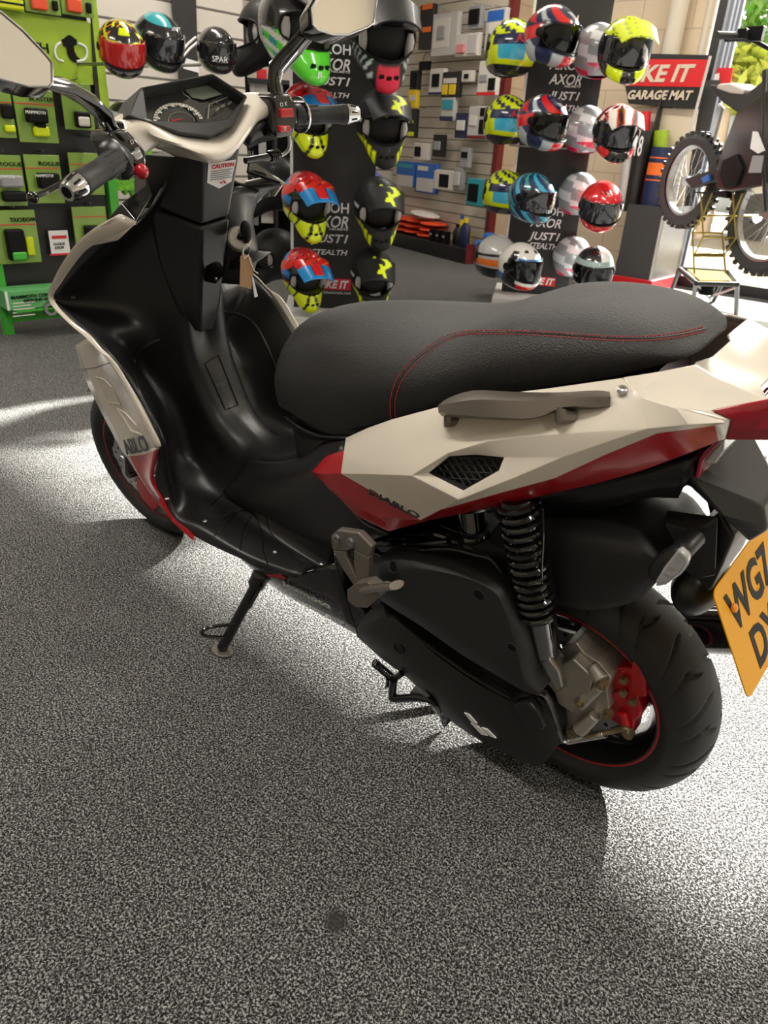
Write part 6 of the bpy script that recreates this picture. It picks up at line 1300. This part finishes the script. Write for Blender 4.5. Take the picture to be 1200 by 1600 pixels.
# ---- handlebar cover and dash
def X(px, py, x): return B(px, py, x=x)
rows = [[X(a, b, x_) for a, b, x_ in r] for r in (
  [(192, 192, .815), (215, 180, .815), (236, 190, .810), (280, 209, .820), (328, 216, .818), (352, 209, .822), (373, 180, .828), (391, 150, .832), (425, 148, .820)],
  [(196, 212, .800), (222, 203, .798), (244, 213, .790), (282, 226, .780), (327, 238, .775), (358, 232, .778), (384, 200, .790), (404, 170, .802), (432, 166, .805)],
  [(222, 246, .812), (236, 232, .815), (256, 224, .812), (288, 233, .800), (328, 253, .793), (361, 244, .797), (383, 214, .806), (404, 188, .815), (436, 182, .818)])]
rows = [[(x+.05, y, z+.0) for x, y, z in rows[0]]]+rows+[[(x+.06, y, z-.005) for x, y, z in rows[2]]]
mb = MB(); mb.grid(net(rows, 5, 4)); mb.build('handlebar_cover', 'white', bike, smooth=True, auto=60, solid=.004)
mb = MB()
mb.grid(net([[X(384, 214, .82), X(404, 188, .82), X(440, 184, .82)], [X(382, 226, .84), X(402, 219, .84), X(438, 208, .84)]], 4, 1)); mb.build('handlebar_cover_lower', 'plastic', bike, smooth=True, solid=.02)
# dash binnacle
Dp = lambda a, b, x_: Vector(B(a, b, x=x_))
outer = [Dp(200, 180, .80), Dp(220, 136, .84), Dp(333, 114, .85), Dp(388, 150, .81), Dp(365, 195, .795), Dp(333, 213, .79), Dp(280, 208, .79), Dp(233, 190, .795)]
inner = [Dp(236, 187, .80), Dp(226, 141, .845), Dp(331, 121, .852), Dp(383, 153, .812), Dp(360, 184, .805), Dp(330, 189, .80)]
mb = MB(); ctr = sum(outer, Vector())/8; back = [p+Vector((.07, 0, -.025)) for p in outer]
face = [Dp(232, 188, .803), Dp(225, 142, .847), Dp(332, 122, .853), Dp(382, 153, .815), Dp(352, 186, .802), Dp(312, 190, .80)]
n8 = len(outer); mb.v = [tuple(p) for p in outer+back]; mb.f = [(i, (i+1) % n8, n8+(i+1) % n8, n8+i) for i in range(n8)]+[tuple(range(n8, 2*n8))]; mb.m = [0]*len(mb.f)
rec = [p+Vector((.018, 0, -.012)) for p in face]; n6 = 6; k0 = len(mb.v); mb.v += [tuple(p) for p in face+rec]
# bezel between outer(8) and face(6)
bz = [(0, 1, k0+1, k0), (1, 2, k0+2, k0+1), (2, 3, k0+3, k0+2), (3, 4, k0+4, k0+3), (4, 5, k0+5, k0+4), (5, 6, k0+5), (6, 7, k0, k0+5), (7, 0, k0)]
mb.f += bz; mb.m += [0]*len(bz)
for i in range(6): mb.f.append((k0+i, k0+(i+1) % 6, k0+6+(i+1) % 6, k0+6+i)); mb.m.append(0)
dash = mb.build('instrument_binnacle', 'plastic2', bike, smooth=True, auto=25, bevel=.003)
mb = MB(); mb.prism(rec, (.004, 0, -.002)); scr = mb.build('instrument_face', 'screen', dash)
pn = (rec[1]-rec[0]).cross(rec[3]-rec[0]).normalized()
if pn.x > 0: pn = -pn
def onface(px, py, lift=.0012):
    C = Vector(CAM@RL); d = Vector(ray(px, py)@RL); t = (rec[0]+pn*lift-C).dot(pn)/d.dot(pn); return C+d*t
mb = MB(); mb.prism([onface(a, b) for a, b in ((285, 136), (330, 127), (360, 144), (318, 156), (300, 153))], pn*.0006); mb.build('lcd_display', 'lcd', scr)
mb = MB(); mb.tube([onface(a, b) for a, b in ((325, 185), (327, 163), (372, 146))], .0009, 6)
mb.tube([onface(a, b) for a, b in spline([(284, 140, 0), (287, 147, 0), (296, 153, 0)], 4) for _ in [0]] if False else [onface(284, 140), onface(287, 147), onface(296, 153)], .0009, 6); mb.build('dash_trim_line', 'alu', scr)
mb = MB(); gc = onface(280, 190); gcx = (onface(320, 188)-gc); gcy = (onface(272, 160)-gc)
arc = [gc+gcx*cos(t)*.95+gcy*sin(t)*.98 for t in [pi*.02+pi*.96*i/40 for i in range(41)]]; arc2 = [gc+(p-gc)*.86 for p in arc]
mb.grid([arc, arc2]); mb.build('dial_scale', mat('dial_cream', (.45, .42, .34), .4), scr)
mb = MB()
for i in range(0, 41, 2): mb.tube([arc[i]+pn*.0004, arc2[i]+pn*.0004], .0005, 4)
arc3 = [gc+gcx*(.1+cos(t)*.5)+gcy*sin(t)*.5 for t in [pi*i/20 for i in range(21)]]; mb.tube(arc3, .0004, 4, mi=1)
mb.build('dial_ticks', ['ink', 'alu'], scr)
for i, s_ in enumerate('20 40 60 80 100 120 140'.split()):
    t = pi*(.93-.135*i); p = gc+gcx*cos(t)*.76+gcy*sin(t)*.76+pn*.0004; text('dial_numeral', s_, .0075, p-gcx.normalized()*.004, gcx, gcy, 'paper', scr, ext=.0001)
mb = MB(); mb.tube([onface(268, 189, .003), onface(284, 186, .003)], [.0014, .0008], 6); mb.build('needle', 'redink', scr)
for i, (a, b) in enumerate(((340, 170), (349, 165), (359, 161), (368, 154), (376, 150))):
    mb = MB(); c_ = onface(a, b); u_ = (onface(a+3, b-1.5)-c_); v_ = (onface(a+.5, b-2.2)-c_)
    mb.tube([c_+u_*cos(t)+v_*sin(t) for t in [2*pi*j/10 for j in range(10)]], .0006, 4, close=True); mb.tube([c_-u_*.5, c_+u_*.5], .0006, 4); mb.build('warning_icon', 'alu', scr)
# smoke lens
mb = MB(); mb.prism([p+pn*.006 for p in rec], -pn*.001); 

# ---- caution sticker
ub = bvh_of([o for o in bike.children if o.name.startswith('steering_cover_upper')][0])
q = [on(ub, a, b, .0012) for a, b in ((325, 255), (368, 249), (361, 283), (342, 294), (323, 285))]
if all(q):
    mb = MB(); mb.add(q, [(0, 1, 2, 3, 4)]); stk = mb.build('caution_sticker', 'paper', bike, solid=.0005)
    xd = q[1]-q[0]; ydn = q[4]-q[0]; nn_ = xd.cross(ydn).normalized(); nn_ = -nn_ if nn_.x > 0 else nn_
    text('caution_heading', 'CAUTION', .0098, q[0]+xd*.12+ydn*.30+nn_*.0008, xd, -ydn, 'redink', stk, ext=.0002, bold=.0004, shear=.15)
    for i in range(5):
        mb = MB(); a_ = q[0]+xd*.1+ydn*(.42+.11*i)+nn_*.0008; mb.prism([a_, a_+xd*(.8-.1*(i % 2)), a_+xd*(.8-.1*(i % 2))+ydn*.025, a_+ydn*.025], nn_*.0002); mb.build('small_print', 'ink', stk)
    mb = MB()
    for (u, v) in ((.45, 1.05), (.55, 1.0), (.60, 1.08)): a_ = q[0]+xd*u+ydn*v+nn_*.0008; mb.prism([a_, a_+xd*.08, a_+xd*.13+ydn*.09, a_+xd*.05+ydn*.09], nn_*.0002)
    mb.build('maker_emblem', 'redink', stk)

# ---- grips, switches, levers, mirrors
def lathe_between(p0, p1, prof, name, m, par=bike, n=28):
    p0, p1 = Vector(p0), Vector(p1); L_ = (p1-p0).length; mb = MB(); mb.lathe([(h*L_, r_) for h, r_ in prof], p0, p1-p0, n); return mb.build(name, m, par, smooth=True, auto=35)
gl0, gl1 = Vector(B(104, 301, .343)), Vector(B(193, 244, .215)); gr0, gr1 = Vector(B(560, 178, -.340)), Vector(B(462, 180, -.222))
for (a, b, side) in ((gl0, gl1, 1), (gr0, gr1, -1)):
    g = lathe_between(a, b, [(.20, .0165), (.22, .0185), (.28, .0185), (.30, .0172), (.6, .0165), (.62, .0172), (.95, .0178), (1.0, .0178)], 'handlebar_grip', 'grip')
    for k in range(10):
        m_ = MB(); d_ = (b-a); u_ = d_.orthogonal().normalized(); v_ = d_.normalized().cross(u_); an = 2*pi*k/10; e_ = u_*cos(an)+v_*sin(an); m_.tube([a+d_*.66+e_*.0172, a+d_*.92+e_*.0179], .0013, 5); m_.build('grip_rib', 'grip', g)
    be = lathe_between(a, b, [(0, .008), (.0, .0125), (.02, .0135), (.05, .0150), (.17, .0185), (.20, .0185), (.21, .010)], 'bar_end_weight', 'chrome')
    lathe_between(a, b, [(-.001, .0001), (-.001, .0085), (.03, .007)], 'bar_end_recess', 'ink', be)
    for k in range(8):
        m_ = MB(); d_ = (b-a); u_ = d_.orthogonal().normalized(); v_ = d_.normalized().cross(u_); an = 2*pi*k/8+.2; e_ = u_*cos(an)+v_*sin(an); m_.tube([a+d_*.06+e_*.0150, a+d_*.15+e_*.0178], .0018, 6); m_.build('bar_end_slot', 'ink', be)
lathe_between(Vector(B(172, 256, .235)), Vector(B(192, 243, .212)), [(0, .0001), (0, .026), (.25, .030), (.8, .030), (1, .026), (1, .0001)], 'grip_collar', 'plastic')
def rbox(pts, d, name, m, bev=.006, par=bike): mb = MB(); mb.prism(pts, d); return mb.build(name, m, par, bevel=bev, seg=3)
sl = rbox([B(a, b, x=.765) for a, b in ((172, 205), (198, 201), (212, 215), (229, 236), (231, 256), (222, 272), (200, 284), (188, 262), (178, 235), (170, 218))], (.06, 0, 0), 'left_switch_housing', 'gloss', .010)
rbox([B(a, b, x=.758) for a, b in ((183, 207), (197, 204), (208, 217), (196, 222))], (.02, 0, 0), 'dip_switch', 'grey_and_lit_plastic', .003, sl)
rbox([B(a, b, x=.755) for a, b in ((204, 240), (219, 231), (226, 246), (212, 254))], (.02, 0, 0), 'indicator_switch', 'steel', .004, sl)
mb = MB(); mb.sphere(B(221, 268, x=.757), (.011, .012, .012), 20); mb.build('horn_button', 'red', sl, smooth=True)
for s_, a, b in (('D', 205, 226), ('<>', 211, 238)): text('switch_mark', s_, .009, B(a, b, x=.7625), Vector(B(a+6, b-3, x=.7625))-Vector(B(a, b, x=.7625)), (0, 0, 1), 'paper', sl, ext=.0002)
sr = rbox([B(a, b, x=.785) for a, b in ((420, 150), (432, 144), (455, 146), (466, 165), (468, 190), (460, 212), (438, 216), (428, 210), (430, 180), (427, 165))], (.06, 0, 0), 'right_switch_housing', 'gloss', .010)
rbox([B(a, b, x=.778) for a, b in ((439, 170), (459, 169), (460, 183), (440, 184))], (.02, 0, 0), 'kill_switch', 'red', .002, sr)
rbox([B(a, b, x=.778) for a, b in ((438, 196), (453, 196), (458, 201), (453, 207), (438, 207))], (.02, 0, 0), 'starter_button', 'red', .003, sr)
text('starter_mark', 'O', .008, B(444, 204, x=.7775), (0, -1, 0), (0, 0, 1), 'paper', sr, ext=.0002)
text('kill_marks', 'O X', .010, B(438, 167, x=.7835), (0, -1, 0), (0, 0, 1), 'paper', sr, ext=.0002)
mb = MB(); mb.lathe([(0, .032), (.004, .032), (.004, .02)], B(466, 180, -.208), (0, -1, 0), 24); mb.build('throttle_ring', 'chrome', sr, smooth=True)
mb = MB(); mb.tube(spline([B(52, 308, x=.86), B(75, 298, x=.87), B(110, 280, x=.87), B(150, 258, x=.85), B(180, 245, x=.82)], 4), [.006, .006]+[.007]*13+[.009, .009], 10, flat=.7); mb.sphere(B(51, 309, x=.86), .0095, 14); mb.build('brake_lever', 'gloss', bike, smooth=True)
mb = MB(); mb.tube(spline([B(452, 212, x=.84), B(452, 230, x=.84), B(445, 240, x=.845), B(434, 244, x=.85)], 4), .0035, 8); bc = mb.build('brake_cable', 'steel', bike, smooth=True)
mb = MB(); mb.tube([B(434, 243, x=.85), B(410, 247, x=.85), B(383, 251, x=.85)], [.008, .007, .006], 12); mb.build('cable_sleeve', 'gloss', bc, smooth=True)
coil([B(436, 242, x=.85), B(421, 245, x=.85)], .0095, .0024, 5, name='cable_boot', m='gloss', par=bc)
# mirrors
def mirror_(glass, x_, nm, housing_off, stalk, sr_):
    pts = [Vector(B(a, b, x=x_)) for a, b in glass]; c = sum(pts, Vector())/len(pts); mb = MB(); n = len(pts)
    o1 = [c+(p-c)*1.06+Vector((.004, 0, 0)) for p in pts]; o2 = [c+(p-c)*1.03+Vector((.03, 0, -.012)) for p in pts]; o3 = [c+(p-c)*.55+Vector((.05, 0, -.012)) for p in pts]
    mb.v = [tuple(p) for p in pts+o1+o2+o3]
    for r in range(3): mb.f += [(r*n+i, r*n+(i+1) % n, (r+1)*n+(i+1) % n, (r+1)*n+i) for i in range(n)]
    mb.f.append(tuple(range(3*n, 4*n))); mb.m = [0]*len(mb.f)
    h = mb.build(nm, 'gloss', bike, smooth=True, auto=50)
    mb = MB(); mb.v = [tuple(p+Vector((.001, 0, 0))) for p in pts]; mb.f = [tuple(range(n))]; mb.m = [0]; mb.build('mirror_glass', 'mirror', h, solid=.001)
    mb = MB(); mb.tube([p+Vector((-.0005, 0, 0)) for p in pts], .0016, 8, close=True); mb.build('mirror_rim', 'steel', h, smooth=True)
    mb = MB(); mb.tube([B(a, b, x=xx) for a, b, xx in stalk], sr_, 14, flat=.45); mb.build('mirror_stalk', 'gloss', h, smooth=True)
mirror_([(-75, -10), (0, 18), (35, 47), (72, 86), (81, 98), (82, 130), (76, 136), (45, 135), (-20, 118), (-75, 100)], .72, 'left_mirror', 0, [(184, 212, .80), (170, 196, .80), (160, 178, .80), (135, 155, .79), (100, 135, .77), (66, 128, .75)], [.016, .019, .024, .027, .024, .016])
mirror_([(486, 15), (497, -5), (530, -60), (600, -60), (590, -8), (584, 36), (575, 42), (545, 54), (520, 54), (497, 47), (488, 38)], .74, 'right_mirror', 0, [(433, 146, .815), (429, 122, .815), (431, 108, .815), (455, 82, .80), (484, 48, .775), (500, 40, .77)], [.016, .016, .018, .017, .016, .012])
mb = MB(); mb.tube([B(a, b, x=xx) for a, b, xx in ((178, 213, .79), (168, 190, .788), (160, 172, .788))], .003, 8); mb.build('stalk_highlight_edge', 'steel', bike); mb = MB(); mb.tube([B(a, b, x=xx) for a, b, xx in ((440, 145, .80), (437, 128, .80), (441, 112, .80), (465, 82, .785), (489, 52, .765))], .002, 8); mb.build('stalk_highlight_edge', 'steel', bike)

# ---- key and tag (loose things)
key = empty('ignition_key', label='black-headed key in the ignition lock of the scooter', cat='key')
TW = Matrix(RL.tolist()) if False else Matrix([list(r) for r in RL])
def toW(mb): mb.v = [tuple(TW@Vector(v)) for v in mb.v]; return mb
mb = MB(); kc = igc+dax*.02; mb.sphere(kc+Vector((0, -.012, .002)), (.010, .012, .021), 16); mb.tube([igc, kc], .004, 8); toW(mb).build('key_head', 'ink', key, smooth=True)
mb = MB(); rc_ = Vector(B(384, 392, -.035)); mb.tube([rc_+Vector((-.004*sin(t), .010*cos(t), .013*sin(t))) for t in [2*pi*i/20 for i in range(20)]], .001, 6, close=True); toW(mb).build('key_ring', 'steel', key, smooth=True)
tag_ = empty('key_tag', label='brown card tag hanging on a string from the ignition key', cat='tag')
mb = MB(); mb.prism([B(a, b, x=.80) for a, b in ((376, 400), (383, 397), (392, 402), (396, 415), (393, 452), (375, 447))], (.0012, 0, 0)); toW(mb).build('card', 'card', tag_)
mb = MB(); mb.tube([B(a, b, x=.798) for a, b in ((381, 385), (380, 396), (382, 404), (388, 398), (392, 412), (398, 424), (403, 427))], .0010, 6); toW(mb).build('string', 'string', tag_, smooth=True)
mb = MB(); mb.prism([B(a, b, x=.798) for a, b in ((394, 432), (396, 434), (403, 463), (398, 465))], (.002, 0, 0)); toW(mb).build('clear_sleeve', 'lens_clear', tag_)
